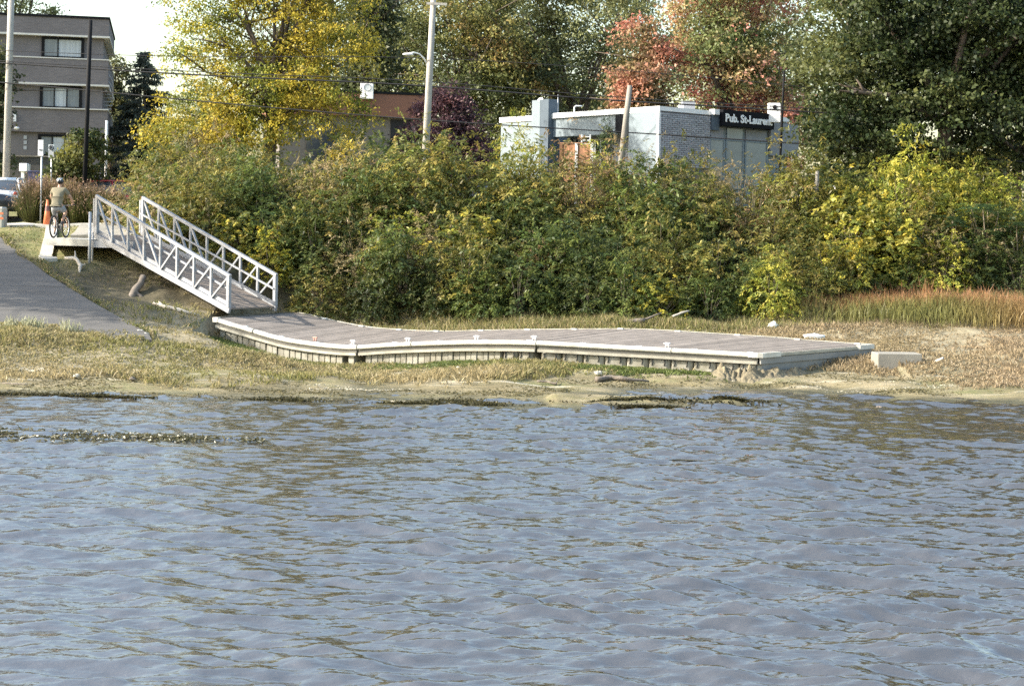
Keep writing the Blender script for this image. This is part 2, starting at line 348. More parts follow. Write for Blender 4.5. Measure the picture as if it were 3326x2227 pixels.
# ------------------------------------------------------------------ water
def water_mat():
    m = bpy.data.materials.new('river_water'); m.use_nodes = True; n = m.node_tree; b = n.nodes['Principled BSDF']; L = n.links
    b.inputs['Base Color'].default_value = (0.055, 0.049, 0.038, 1); b.inputs['Roughness'].default_value = 0.06; b.inputs['IOR'].default_value = 2.7
    ge = n.nodes.new('ShaderNodeNewGeometry')
    def noise(scale, st, det):
        mp = n.nodes.new('ShaderNodeMapping'); mp.inputs['Scale'].default_value = st; mp.inputs['Rotation'].default_value = (0, 0, 0.12); L.new(ge.outputs['Position'], mp.inputs[0])
        z = n.nodes.new('ShaderNodeTexNoise'); z.inputs['Scale'].default_value = scale; z.inputs['Detail'].default_value = det; z.inputs['Roughness'].default_value = 0.5; L.new(mp.outputs[0], z.inputs[0]); return z.outputs[0]
    a = noise(8.0, (0.45, 1.0, 1), 3)
    bp = n.nodes.new('ShaderNodeBump'); bp.inputs['Strength'].default_value = 0.5; bp.inputs['Distance'].default_value = 0.04
    L.new(a, bp.inputs['Height']); L.new(bp.outputs[0], b.inputs['Normal'])
    return m
wr = np.random.default_rng(21)
wx = np.concatenate([[-900, -300, -100, -45, -28], np.arange(-20, 20.01, 0.055), [28, 45, 100, 300, 900]])
wy = [8.5]
while wy[-1] < 36.5: wy.append(wy[-1] + 0.022 + 0.0026 * (wy[-1] - 8.5))
wy = np.concatenate([[-900, -200, -40, 0, 5], wy])
WX, WY = np.meshgrid(wx, wy); WZ = np.zeros_like(WX)
gust = np.zeros_like(WX)
for _ in range(10):
    a = wr.normal(0, 1.0); wl = wr.uniform(5, 16); gust += np.sin(2 * np.pi * (WX * math.sin(a) * 0.5 + WY * math.cos(a)) / wl + wr.uniform(0, 6.28))
gust = np.clip(0.95 + 0.20 * gust / math.sqrt(5), 0.65, 1.35)
for i in range(96):
    wl = math.exp(wr.uniform(math.log(0.11), math.log(0.62))) if i < 84 else wr.uniform(.8, 1.7); a = wr.normal(0.06, 0.44)
    amp = (0.0066 if i < 84 else .0062) * wl ** 1.0 * wr.uniform(0.6, 1.4)
    ph = 2 * np.pi * (WX * math.sin(a) + WY * math.cos(a)) / wl + wr.uniform(0, 6.28)
    g = np.sin(ph + 0.9 * np.sin(WX * wr.uniform(.2, .9) + wr.uniform(0, 6)) + 0.9 * np.sin(WY * wr.uniform(.2, .9) + wr.uniform(0, 6)))
    WZ += amp * (g + 0.42 * (g * g - 0.5))
WZ *= gust * np.clip((36 - WY) / 3.5, 0.3, 1) * (np.abs(WX) < 21) * (WY > 6)
tag(grid_obj('water', WX, WY, WZ, water_mat()), 'rippled river water reflecting pale blue sky', 'water', kind='structure')

# ------------------------------------------------------------------ foliage machinery
def quads_mesh(name, V, col, m, parent=None, gain=1.0):
    """V: (n,4,3) leaf quads; col: (n,3) own colour of each leaf"""
    k = V.shape[1]; n = len(V)
    me = bpy.data.meshes.new(name); me.vertices.add(n * k); me.vertices.foreach_set('co', V.reshape(-1).astype(np.float32))
    me.loops.add(n * k); me.loops.foreach_set('vertex_index', np.arange(n * k))
    me.polygons.add(n); me.polygons.foreach_set('loop_start', np.arange(n) * k); me.polygons.foreach_set('loop_total', np.full(n, k))
    me.update()
    at = me.attributes.new('leafcol', 'FLOAT_COLOR', 'POINT')
    c4 = np.ones((n, k, 4), np.float32); c4[:, :, :3] = np.clip(col * gain, 0.004, 0.9)[:, None, :]; at.data.foreach_set('color', c4.reshape(-1))
    me.materials.append(m)
    o = bpy.data.objects.new(name, me); C.objects.link(o)
    if parent: o.parent = parent
    return o

def unit(a): return a / np.maximum(np.linalg.norm(a, axis=-1, keepdims=True), 1e-9)

def leaves(r, cen, out, size, aspect, up=0.5, droop=0.3, rnd=0.8):
    """leaf blades at cen; out = outward direction per leaf"""
    n = len(cen)
    d = unit(out * 0.7 + r.normal(size=(n, 3)) * rnd + np.array([0, 0, -droop]))
    nn = r.normal(size=(n, 3)) * 0.75 + out * 0.45 + np.array([0, 0, up])
    s = unit(np.cross(d, nn)); s2 = size * r.uniform(0.65, 1.3, n)
    L = d * s2[:, None]; W = s * (s2 * aspect * 0.5)[:, None]
    nrm = unit(np.cross(s, d)); bend = nrm * (s2 * 0.12)[:, None]
    return np.stack([cen, cen + L * 0.5 + W + bend, cen + L - bend * 1.5, cen + L * 0.45 - W + bend], 1)

def palette(r, n, cols, wts, jit=0.18):
    cols = np.array(cols, float); k = r.choice(len(cols), n, p=np.array(wts) / np.sum(wts))
    return cols[k] * r.uniform(1 - jit, 1 + jit, (n, 1)) * r.uniform(0.93, 1.07, (n, 3))

def spray_crown(r, lobes, nspray, per, spr, flat, size, aspect, colfn, shell=0.45, low=0.55, **kw):
    """lobes: (cx,cy,cz,rx,ry,rz). sprays sit near the lobes' outer shell; each holds per leaves"""
    lob = np.array(lobes, float); a = (lob[:, 3] * lob[:, 4] + lob[:, 3] * lob[:, 5]) ; li = r.choice(len(lob), nspray, p=a / a.sum())
    dr = unit(r.normal(size=(nspray, 3))); keep = r.random(nspray); dr[:, 2] = np.where((dr[:, 2] < -0.25) & (keep < low), -dr[:, 2] * 0.6, dr[:, 2]); dr = unit(dr)
    rad = shell + (1.06 - shell) * r.random(nspray) ** 0.55
    cen = lob[li, :3] + dr * lob[li, 3:] * rad[:, None]
    sc_ = spr * r.uniform(0.6, 1.35, nspray)
    m = nspray * per; ci = np.repeat(np.arange(nspray), per)
    off = r.normal(size=(m, 3)) * np.array([1, 1, flat]) * sc_[ci][:, None] * 0.55
    out = unit(dr[ci] * np.array([1, 1, 0.6]) + unit(off) * 0.8)
    off[:, 2] -= 0.25 * (off[:, 0] ** 2 + off[:, 1] ** 2) / np.maximum(sc_[ci], 0.05)
    c = cen[ci] + off
    V = leaves(r, c, out, size, aspect, **kw)
    return V, colfn(r, c, ci, nspray), cen

def limbs(mb, r, base, targets, r0, trunk_top=None, n=6, forks=True):
    """trunk with limbs bending out to each target"""
    base = Vector(base); top = Vector(trunk_top) if trunk_top else base + Vector((0, 0, 2))
    pts = [base + (top - base) * t + Vector((r.normal() * 0.05 * (0 < t < 1), r.normal() * 0.05 * (0 < t < 1), 0)) for t in (0, .3, .65, 1)]
    mb.tube([pts[0] - Vector((0, 0, .15))] + pts, [r0 * 1.35, r0 * 1.2, r0, r0 * .85, r0 * .7], n + 2)
    for t in targets:
        t = Vector(t); s = base + (top - base) * r.uniform(0.5, 1.0)
        mid = s.lerp(t, 0.5) + Vector((r.normal() * .12, r.normal() * .12, abs((t - s).length) * 0.10))
        rr = r0 * r.uniform(0.30, 0.5)
        mb.tube([s, s.lerp(mid, .5) + Vector((0, 0, .05)), mid, mid.lerp(t, .6), t], [rr, rr * .85, rr * .65, rr * .4, rr * .15], n)
        if forks:
            for _ in range(3):
                e = mid.lerp(t, r.uniform(.1, .7)); q = e + Vector((r.normal(), r.normal(), r.uniform(0.1, 1.0))) * (t - s).length * 0.28
                mb.tube([e, e.lerp(q, .5) + Vector((0, 0, .04)), q], [rr * .45, rr * .3, rr * .08], 5)

def tree(name, label, loc, lobes, nspray, per, spr, size, aspect, colfn, r0, trunk_top, seed, flat=0.45, group=None, ntar=14, barkm=None, cat='tree', gain=(1.18, 1.22, 1.05), **kw):
    r = np.random.default_rng(seed); t = thing(name, label, cat, loc, 0, group)
    V, col, cen = spray_crown(r, lobes, nspray, per, spr, flat, size, aspect, colfn, **kw)
    quads_mesh('crown', V, col, M_LEAF, t, gain=np.array(gain))
    mb = MB(); idx = r.choice(len(cen), min(ntar, len(cen)), replace=False)
    limbs(mb, r, (0, 0, 0), [cen[i] * 0.96 for i in idx], r0, trunk_top); mb.build('trunk', barkm or M_BARK, t)
    return t

def zonal(cols, freq=0.5, jit=0.2, seed=3, sprayjit=0.15):
    """colour varies from bough to bough: list of colours picked by low frequency noise, jitter by spray and leaf"""
    cols = np.array(cols, float)
    def f(r, c, ci, ns):
        q = np.random.default_rng(seed); v = np.zeros(len(c))
        for _ in range(7):
            k = q.normal(size=3) * freq; v += np.sin(c @ k * 2.2 + q.uniform(0, 6.28))
        v = v / 2.6 * 0.5 + 0.5 + r.normal(0, 0.17, ns)[ci] + r.normal(0, 0.07, len(c))
        x = np.clip(v, 0, 0.999) * (len(cols) - 1); i = x.astype(int); t = (x - i)[:, None]
        col = cols[i] * (1 - t) + cols[np.minimum(i + 1, len(cols) - 1)] * t
        return col * (1 + r.normal(0, sprayjit, ns)[ci])[:, None] * r.uniform(1 - jit, 1 + jit, (len(c), 1))
    return f

# ---- trees behind (positions from what they stand behind: street, buildings)
def at(px, Y, dz=0.0):
    x = PX(px, Y); return (x, Y, hz(x, Y) + dz)

YG = [(0.12, 0.135, 0.032), (0.19, 0.19, 0.036), (0.31, 0.255, 0.04), (0.43, 0.32, 0.05), (0.36, 0.26, 0.05), (0.17, 0.165, 0.04)]
L0 = at(868, 62)
tree('honey_locust_tree', 'tall yellow and green leaved tree standing beside the brown fascia building', L0,
     [(-2.9, 0, 3.6, 2.1, 2.0, 1.7), (-2.2, .4, 6.4, 2.2, 2.0, 1.9), (-2.9, .2, 9.2, 1.9, 1.9, 1.7), (0, -.4, 5.0, 2.4, 2.2, 2.2), (0.2, .5, 8.2, 2.5, 2.3, 2.2), (2.4, 0, 6.6, 1.9, 2.0, 2.0),
      (2.6, .3, 9.3, 2.0, 2.0, 2.0), (0.3, 0, 11.2, 2.6, 2.3, 1.7), (2.0, -.6, 4.2, 2.3, 1.8, 1.3), (-1.2, -.8, 3.2, 1.8, 1.6, 1.2)],
     1250, 46, 0.46, 0.135, 0.5, zonal(YG, .45, .22, 12), 0.24, (0.2, 0, 6.5), 101, ntar=34, shell=0.3, gain=(1.12, 1.2, 1.0))
GR = [(0.075, 0.09, 0.034), (0.11, 0.125, 0.042), (0.155, 0.16, 0.05), (0.21, 0.19, 0.058), (0.29, 0.19, 0.075)]
GD = [(0.055, 0.068, 0.033), (0.08, 0.095, 0.042), (0.11, 0.122, 0.052), (0.14, 0.145, 0.06)]
def big(name, label, px, Y, wd, zc_, h, pal, n, seed, sz=0.21, group=None, asp=0.6, per=52, spr=0.72, lob=11, freq=.3, dark=1.0):
    r = np.random.default_rng(seed); lobes = []
    for i in range(lob):
        z = zc_ + (h * (i + 0.5) / lob - h / 2); f = math.sqrt(max(0.12, 1 - ((z - zc_ + h * .12) / (h * .62)) ** 2))
        a = r.uniform(0, 6.28); rr = wd * .5 * f * r.uniform(.35, .7)
        lobes.append((rr * math.cos(a), rr * math.sin(a) * .8, z, wd * r.uniform(.20, .30), wd * r.uniform(.2, .28), h * r.uniform(.13, .19)))
    lobes.append((0, 0, zc_, wd * .32, wd * .3, h * .36))
    return tree(name, label, at(px, Y), lobes, n, per, spr, sz, asp, zonal([tuple(c * dark for c in p) for p in pal], freq, .25, seed), 0.3, (0, 0, zc_ * .8), seed, group=group, ntar=20, shell=.35, gain=(1.75, 1.72, 1.7))
big('broadleaf_tree', 'green tree turning yellow and orange at its top, behind the lamp pole', 1480, 92, 11.0, 8.6, 14, GR, 620, 31)
big('broadleaf_tree', 'greyish green tree behind the flat roof of the pub', 1860, 94, 10.0, 8.6, 15, GD + [(0.13, 0.13, 0.05)], 560, 32)
big('broadleaf_tree', 'dark green narrow tree between the yellow tree and the lamp pole', 1205, 84, 4.2, 7.5, 13, GD[:3], 300, 33, dark=.75, sz=.24, spr=.6)
RD = [(0.10, 0.12, 0.045), (0.17, 0.155, 0.065), (0.24, 0.165, 0.085), (0.29, 0.14, 0.10), (0.26, 0.10, 0.085)]
big('maple_tree', 'red and brown leaved maple tree rising behind the pub sign', 2360, 82, 8.2, 7.8, 13.5, RD, 620, 34, freq=.45)
big('maple_tree', 'smaller pinkish brown maple tree beside the greyish green tree', 2080, 80, 4.4, 5.6, 8.0, [(0.11, 0.10, 0.04), (0.22, 0.15, 0.08), (0.32, 0.17, 0.11), (0.34, 0.14, 0.10)], 300, 35, freq=.45)
# the big dark maple on the right
L5 = at(3060, 57)
tree('maple_tree', 'huge dark green maple tree with sunlit outer leaves behind the sumac', L5,
     [(-3.6, 0, 3.2, 1.9, 2.4, 1.6), (-3.4, .3, 5.6, 2.2, 2.5, 2.0), (-2.8, 0, 8.4, 2.4, 2.5, 2.0), (-1.0, -.8, 4.2, 2.2, 2.2, 1.9), (-.4, -.2, 7.0, 2.6, 2.6, 2.3), (1.6, -.3, 4.4, 2.6, 2.3, 1.8),
      (2.2, 0, 7.3, 2.7, 2.6, 2.3), (4.0, .3, 5.0, 2.4, 2.4, 2.0), (4.3, .3, 8.0, 2.3, 2.4, 2.2), (0.6, 0, 10, 3.2, 3, 1.8), (-1.5, 1.0, 2.4, 2.6, 1.8, 1.0), (2.5, 1.2, 2.6, 3.0, 1.8, 1.1), (0, 1.5, 5.5, 4.5, 2.2, 3.4)],
     1500, 46, 0.52, 0.165, 0.72, zonal([(0.024, 0.040, 0.015), (0.042, 0.062, 0.022), (0.066, 0.086, 0.03), (0.11, 0.125, 0.042)], .4, .22, 77), 0.34, (0, 0, 5.5), 105, ntar=14, shell=.15, gain=(.95, .9, .85))
# purple plum
tree('purple_plum_tree', 'dark purple leaved plum tree beside the lamp pole', at(1432, 62),
     [(0, 0, 3.4, 1.7, 1.5, 1.6), (-1.0, -.2, 2.5, 1.1, 1.0, 1.2), (1.2, -.1, 2.6, 1.2, 1.0, 1.3), (.1, 0, 4.5, 1.2, 1.1, 1.0), (.7, -.4, 1.7, 1.3, 1.0, .9)],
     380, 40, 0.34, 0.14, 0.5, zonal([(0.045, 0.022, 0.033), (0.075, 0.038, 0.055), (0.11, 0.06, 0.075), (0.14, 0.065, 0.08)], .9, .25, 5), 0.13, (0, 0, 2.2), 106, ntar=22, shell=.2)
# far woods closing the gaps
far = [('broadleaf_tree', 640, 130, 10, 7, 8), ('broadleaf_tree', 1000, 118, 13, 10, 17), ('broadleaf_tree', 1330, 125, 14, 10.5, 18), ('broadleaf_tree', 1690, 128, 15, 10, 19),
       ('broadleaf_tree', 2040, 124, 13, 10, 18), ('broadleaf_tree', 2420, 118, 13, 9.5, 17), ('broadleaf_tree', 2800, 100, 15, 9, 17), ('broadleaf_tree', 3250, 95, 16, 9, 17), ('broadleaf_tree', 330, 150, 10, 6.5, 5.5)]
FARL = ['behind the spruce', 'behind the tall yellow tree', 'behind the lamp pole', 'behind the white wing of the pub', 'behind the pinkish maple', 'behind the red maple', 'behind the pub end post', 'behind the huge dark maple', 'low beside the apartment block stair']
f0 = None
for i, (nm, px, Y, wd, zc_, h) in enumerate(far):
    if f0 is None or i == 4:
        f0 = big(nm, 'dark green tree of the far wood ' + FARL[i], px, Y, 13, 9.5, 17, GD, 420, 50 + i, sz=.27, spr=.95, group='trees of the wood behind the houses', dark=.9)
        f0.scale = (wd / 13, wd / 13, h / 17)
    else:
        t = copy_tree(f0); t['label'] = 'dark green tree of the far wood ' + FARL[i]; t.location = at(px, Y); t.scale = (wd / 13, wd / 13, h / 17); t.rotation_euler.z = i * 1.3
# tree behind the apartment block, its top over the roof
big('broadleaf_tree', 'dark green tree whose top shows over the apartment block roof', 20, 96, 9, 9.2, 14.5, GD, 420, 61, sz=.21)
big('broadleaf_tree', 'dark leaved tree at the end of the grey retaining wall by the apartments', -60, 70, 3.2, 3.2, 6.6, GD, 200, 62, sz=.18, spr=.4, dark=.8)
big('broadleaf_tree', 'small dark tree next to the spiral stair of the apartment block', 366, 92, 1.9, 4.6, 6.0, GD, 120, 63, sz=.2, spr=.4, dark=.7)
# spruce
def spruce(label, px, Y, h, wd, seed):
    r = np.random.default_rng(seed); t = thing('spruce_tree', label, 'tree', at(px, Y)); cs = []; dirs = []
    mb = MB(); mb.tube([(0, 0, -.1), (0, 0, h * .5), (0, 0, h)], [.16, .10, .015], 7)
    z = 0.5
    while z < h - .1:
        L = wd * .5 * (1 - z / h) ** .85 * r.uniform(.7, 1.12) + .08
        for k in range(7):
            a = r.uniform(0, 6.28); d = np.array([math.cos(a), math.sin(a), 0]); e = d * L + np.array([0, 0, z - .16 * L + .05 * L])
            mb.tube([(0, 0, z + .08), tuple(d * L * .5 + np.array([0, 0, z - .07 * L])), tuple(e)], [.03, .02, .006], 4)
            for s in np.linspace(.18, 1, max(4, int(L * 9))):
                p = d * L * s + np.array([0, 0, z - .16 * L * s])
                for _ in range(9): cs.append(p + r.normal(size=3) * np.array([.09, .09, .05])); dirs.append(d * .6 + np.array([0, 0, -.55]) + r.normal(size=3) * .4)
        z += r.uniform(.22, .36)
    cs = np.array(cs); dirs = unit(np.array(dirs))
    V = leaves(r, cs, dirs, .24, .30, up=.3, droop=.3, rnd=.35)
    quads_mesh('crown', V, palette(r, len(V), [(0.10, 0.12, 0.09), (0.15, 0.165, 0.12), (0.075, 0.09, 0.068)], [3, 2, 2]), M_LEAF, t); mb.build('trunk', M_BARK, t)
spruce('blue-grey spruce tree standing against the pale sky', 462, 84, 7.5, 6.2, 71)
# columnar cedar by the pub
tree('cedar_tree', 'narrow dark green columnar cedar in front of the pub fascia', at(1968, 61.0), [(0, 0, 1.4, .36, .36, 1.4), (0, 0, 2.6, .30, .30, 1.1), (.03, 0, 3.4, .20, .2, .85)], 150, 30, .16, .10, .35,
     zonal([(0.030, 0.045, 0.022), (0.055, 0.075, 0.035)], 1.5, .25, 4), .06, (0, 0, 2.5), 81, ntar=6, up=.9, droop=-.6)
# round bush tree in front of the apartment block
tree('ornamental_tree', 'small round green tree growing beside the tall black post', at(262, 58), [(0, 0, 2.2, 1.0, .9, 1.0), (-.55, -.1, 1.6, .75, .7, .8), (.5, 0, 1.5, .8, .7, .85), (.1, 0, 3.0, .7, .6, .6)], 170, 30, .28, .15, .6,
     zonal([(0.045, 0.06, 0.022), (0.085, 0.10, 0.035), (0.15, 0.15, 0.06), (0.2, 0.19, 0.05)], 1.1, .25, 9), .07, (0, 0, 1.6), 82, shell=.3)
# off-frame trees upriver whose shade lies over the ramp and the head of the gangway
for i, (x, y, lobs) in enumerate([(-27.5, 40.0, [(0, 1.4, 9.7, 1.4, 1.3, 1.0), (0, 0, 10.3, 1.5, 1.3, 1.0), (0, -1.5, 11.0, 1.4, 1.2, .9), (0, -3.0, 11.8, 1.3, 1.1, .9), (0, 1.9, 13.2, 1.4, 1.0, 1.1), (0, 2.3, 14.0, 1.2, .9, .9), (0, 1.7, 11.5, 1.2, 1.1, .9)]), (-31.5, 41.6, [(0, 0, 12.2, 1.6, 1.3, 1.2)])]):
    g0 = hz(x, y)
    tree('shore_tree', ['broad green tree standing on the shore upriver of the boat ramp', 'slender green tree standing upriver behind the ramp tree'][i], (x, y, g0), [(l[0], l[1], l[2] - g0) + l[3:] for l in lobs], 255 - 90 * i, 22, .5, .26, .6, zonal(GR, .4, .2, 90 + i), .2, (0, 0, 7.5), 300 + i, ntar=16, shell=.2)

# ------------------------------------------------------------------ shrubs of the bank
def shrub_proto(kind, seed):
    """returns list of (name, mesh, material) parts of a shrub about 2.2 m tall, 2.4 m wide"""
    r = np.random.default_rng(seed); V = []; colr = []; mb = MB()
    K = dict(
      olive=dict(pal=[(0.060, 0.078, 0.024), (0.098, 0.112, 0.030), (0.145, 0.145, 0.038), (0.20, 0.175, 0.05)], n=330, nl=14, ls=.125, asp=.38, fl=.42),
      green=dict(pal=[(0.042, 0.065, 0.022), (0.07, 0.098, 0.03), (0.105, 0.13, 0.036)], n=330, nl=14, ls=.13, asp=.40, fl=.42),
      deep=dict(pal=[(0.028, 0.044, 0.016), (0.05, 0.068, 0.022), (0.078, 0.092, 0.028)], n=320, nl=13, ls=.125, asp=.44, fl=.38),
      tan=dict(pal=[(0.11, 0.10, 0.045), (0.17, 0.15, 0.07), (0.235, 0.20, 0.11), (0.28, 0.23, 0.14)], n=330, nl=13, ls=.105, asp=.30, fl=.36),
      yellow=dict(pal=[(0.14, 0.16, 0.035), (0.25, 0.25, 0.05), (0.36, 0.345, 0.06), (0.42, 0.36, 0.06)], n=250, nl=13, ls=.125, asp=.52, fl=.34),
      lime=dict(pal=[(0.12, 0.15, 0.03), (0.21, 0.225, 0.042), (0.31, 0.30, 0.06)], n=310, nl=14, ls=.12, asp=.38, fl=.40),
      brown=dict(pal=[(0.085, 0.062, 0.03), (0.14, 0.10, 0.05), (0.20, 0.14, 0.075), (0.11, 0.105, 0.04)], n=300, nl=12, ls=.105, asp=.36, fl=.34),
      vine=dict(pal=[(0.075, 0.10, 0.026), (0.14, 0.155, 0.036), (0.24, 0.24, 0.055), (0.38, 0.345, 0.065)], n=250, nl=11, ls=.13, asp=.8, fl=.30),
    )[kind]
    # stems
    tips = []
    for i in range(13):
        a = r.uniform(0, 6.28); sp = r.uniform(.2, 1.0); h = r.uniform(1.5, 2.35) * (1 - .25 * sp)
        p1 = Vector((math.cos(a) * sp * .35, math.sin(a) * sp * .35, h * .45)); p2 = Vector((math.cos(a) * sp * .95, math.sin(a) * sp * .95, h))
        mb.tube([(math.cos(a) * .12, math.sin(a) * .12, -.15), p1, p2 * .9], [.017, .011, .003], 4)
    dome = lambda q: 1
    n = K['n']
    u = unit(r.normal(size=(n, 3))); u[:, 2] = np.abs(u[:, 2]) * .95 + .02
    rad = .40 + .64 * r.random(n) ** .5
    lump = 1 + .16 * np.sin(u[:, 0] * 4 + seed) + .14 * np.sin(u[:, 1] * 5 + seed * 2)
    us = unit(r.normal(size=(11, 3))); us[:, 2] = np.abs(us[:, 2]); kk = r.integers(0, 11, n)
    u = unit(np.where(r.random((n, 1)) < .8, us[kk] + r.normal(size=(n, 3)) * .30, u)); u[:, 2] = np.abs(u[:, 2]); lump = (1 + .22 * np.sin(np.arange(11) * 2.4 + seed))[kk]
    cen = u * rad[:, None] * lump[:, None] * np.array([1.15, 1.15, 1.95]) + np.array([0, 0, .25])
    # low skirt reaching to the ground
    nsk = n // 4; a = r.uniform(0, 6.28, nsk); cen = np.concatenate([cen, np.stack([np.cos(a) * r.uniform(.6, 1.15, nsk), np.sin(a) * r.uniform(.6, 1.15, nsk), r.uniform(.1, .8, nsk)], 1)])
    outd = unit(cen - np.array([0, 0, .5])); n = len(cen)
    base = palette(r, n, K['pal'], np.ones(len(K['pal'])), .16)
    for i in range(n):       # each frond: a drooping stalk with paired leaflets
        d = unit(outd[i] * np.array([1, 1, .5]) + r.normal(size=3) * .55); L = K['fl'] * r.uniform(.7, 1.3); nl = K['nl']
        t = np.linspace(.12, 1, nl)[:, None]; pos = cen[i] + d * L * t + np.array([0, 0, -1]) * L * .45 * t ** 2
        side = unit(np.cross(d, [0, 0, 1.0]) + r.normal(size=3) * .25); sg = np.where(np.arange(nl) % 2, 1, -1)[:, None]
        dl = unit(side * sg * .9 + d * .55 + np.array([0, 0, -.3]) + r.normal(size=(nl, 3)) * .35)
        nn = unit(np.array([0, 0, 1.0]) + outd[i] * .5 + r.normal(size=(nl, 3)) * .5); s = unit(np.cross(dl, nn)); sz = (K['ls'] * r.uniform(.7, 1.25, nl))[:, None]
        V.append(np.stack([pos, pos + dl * sz * .5 + s * sz * K['asp'] * .5, pos + dl * sz - nn * sz * .12, pos + dl * sz * .5 - s * sz * K['asp'] * .5], 1))
        colr.append(base[i] * r.uniform(.82, 1.18, (nl, 1)))
    return np.concatenate(V), np.concatenate(colr), mb

PROTO = {}
def shrub(kind, var, loc, sc_, label, group=None, name='bank_shrub', cat='shrub', rz=None, sq=1.0):
    key = (kind, var)
    t = thing(name, label, cat, loc, random.uniform(0, 6.28) if rz is None else rz, group); t.scale = (sc_, sc_, sc_ * sq)
    if key not in PROTO:
        V, c, mb = shrub_proto(kind, hash((len(kind), ord(kind[0]), var)) % 9999 + var * 17)
        a = quads_mesh('foliage', V, c, M_LEAF, t, gain=np.array((1.40, 1.34, 1.15))); b = mb.build('stems', M_TWIG, t); PROTO[key] = (a.data, b.data)
    else:
        for nm, me in zip(('foliage', 'stems'), PROTO[key]):
            o = bpy.data.objects.new(nm, me); C.objects.link(o); o.parent = t
    return t

LBL2 = {'olive': 'feathery olive green shrub', 'green': 'leafy mid green shrub', 'deep': 'dense dark green shrub', 'tan': 'dry tan seedy shrub', 'yellow': 'bright yellow leaved shrub', 'lime': 'pale lime green shrub', 'brown': 'withered brown shrub', 'vine': 'vine hung yellowing shrub'}
LBL = {'olive': 'feathery olive green shrub in the thicket covering the bank', 'green': 'leafy mid green shrub in the thicket covering the bank', 'deep': 'dense dark green shrub in the thicket covering the bank',
       'tan': 'dry tan seedy shrub in the thicket covering the bank', 'yellow': 'bright yellow leaved shrub in the thicket covering the bank', 'lime': 'pale lime green shrub in the thicket covering the bank',
       'brown': 'withered brown shrub in the thicket covering the bank', 'vine': 'shrub hung with broad leaved yellowing vine in the bank thicket'}
bank_front = lambda x: np.interp(x, [-12, -9, -6, -3, 0, 3, 6, 9, 12, 18], [46.6, 46.2, 44.9, 43.9, 43.6, 43.9, 44.6, 45.8, 47.6, 49.2])
rb = random.Random(4)
def kindmix(px, row):
    if row == 0: return rb.choices(['deep', 'green', 'olive', 'vine', 'brown', 'yellow', 'lime'], [4, 4, 2, 1.6, .7, .5, .5])[0]
    if px < 1100: return rb.choices(['olive', 'tan', 'green', 'deep'], [4, 5 if row > 3 else 1.2, 3 if row < 4 else 1.2, 1 if row < 4 else .2])[0]
    if px > 2450: return rb.choices(['olive', 'lime', 'vine', 'tan', 'green', 'yellow'], [4, 3, 3, 1.2, 1.5, .8])[0]
    return rb.choices(['olive', 'green', 'deep', 'tan', 'brown', 'lime', 'vine'], [5, 3.5 if row < 5 else 1.5, 1.5 if row < 4 else .2, 3.2 if row > 4 else .8, .7, .9, .6])[0]
row_n = 7
for row in range(row_n):
    x = -11.4 + (row % 2) * .55 + (0 if row < 3 else -1.0)
    while x < 17.5:
        bf = float(bank_front(x)); y = bf + .55 + row * 1.15 + rb.uniform(-.4, .4); xx = x + rb.uniform(-.35, .35)
        px = CX + FPX * xx / y
        if px < 3450 and not (px < 420 and row < 2) and not (px < 640 and row == 0):
            k = kindmix(px, row); s = rb.uniform(.80, 1.08) * [.75, .95, 1.03, 1.08, 1.15, 1.30, 1.40][row]
            if px < 520: s *= .9
            if px < 1000 and row > 3: s *= .94
            if 1600 < px < 1900 and row > 4: s *= 1.05
            if px >= 2250 and row > 4: s *= .84
            shrub(k, rb.randrange(3), (xx, y, hz(xx, y) - .08), s, LBL2[k] + ' ' + ['at the foot of the bank', 'low on the bank', 'low on the bank', 'halfway up the bank', 'halfway up the bank', 'on the bank crest', 'on the bank crest'][row] + ' ' + ('beside the gangway' if px < 640 else 'behind the gangway foot' if px < 1163 else 'behind the middle dock section' if px < 1745 else 'behind the outermost dock section' if px < 2470 else 'beyond the outer dock end'), 'shrubs of the bank thicket', sq=rb.uniform(.88, 1.16))
        x += rb.uniform(1.15, 1.7)
# singular shrubs of the crest
def crest(kind, px, Y, s, label, sq=1.0, name='bank_shrub', var=0, dz=0):
    x = PX(px, Y); return shrub(kind, var, (x, Y, hz(x, Y) + dz), s, label, None, name, sq=sq)
tree('yellow_sapling', 'bright yellow leaved sapling at the top of the bank', at(1105, 52.5), [(0, 0, 2.5, .62, .55, .32), (.25, 0, 2.1, .55, .5, .25), (-.2, 0, 1.75, .55, .5, .3), (.1, 0, 2.85, .42, .4, .2), (0, 0, 1.3, .6, .5, .3)], 75, 24, .26, .13, .36,
     zonal([(0.38, 0.28, 0.035), (0.52, 0.40, 0.06), (0.60, 0.47, 0.10)], 1.0, .15, 8), .03, (0, 0, 2.0), 91, flat=.18, ntar=10)
crest('green', 1265, 53.5, 1.25, 'fresh green shrub at the bank top beneath the brown building', 1.05)
t = crest('brown', 650, 55, 1.15, 'orange tinted shrub below the yellow tree', 1.2)
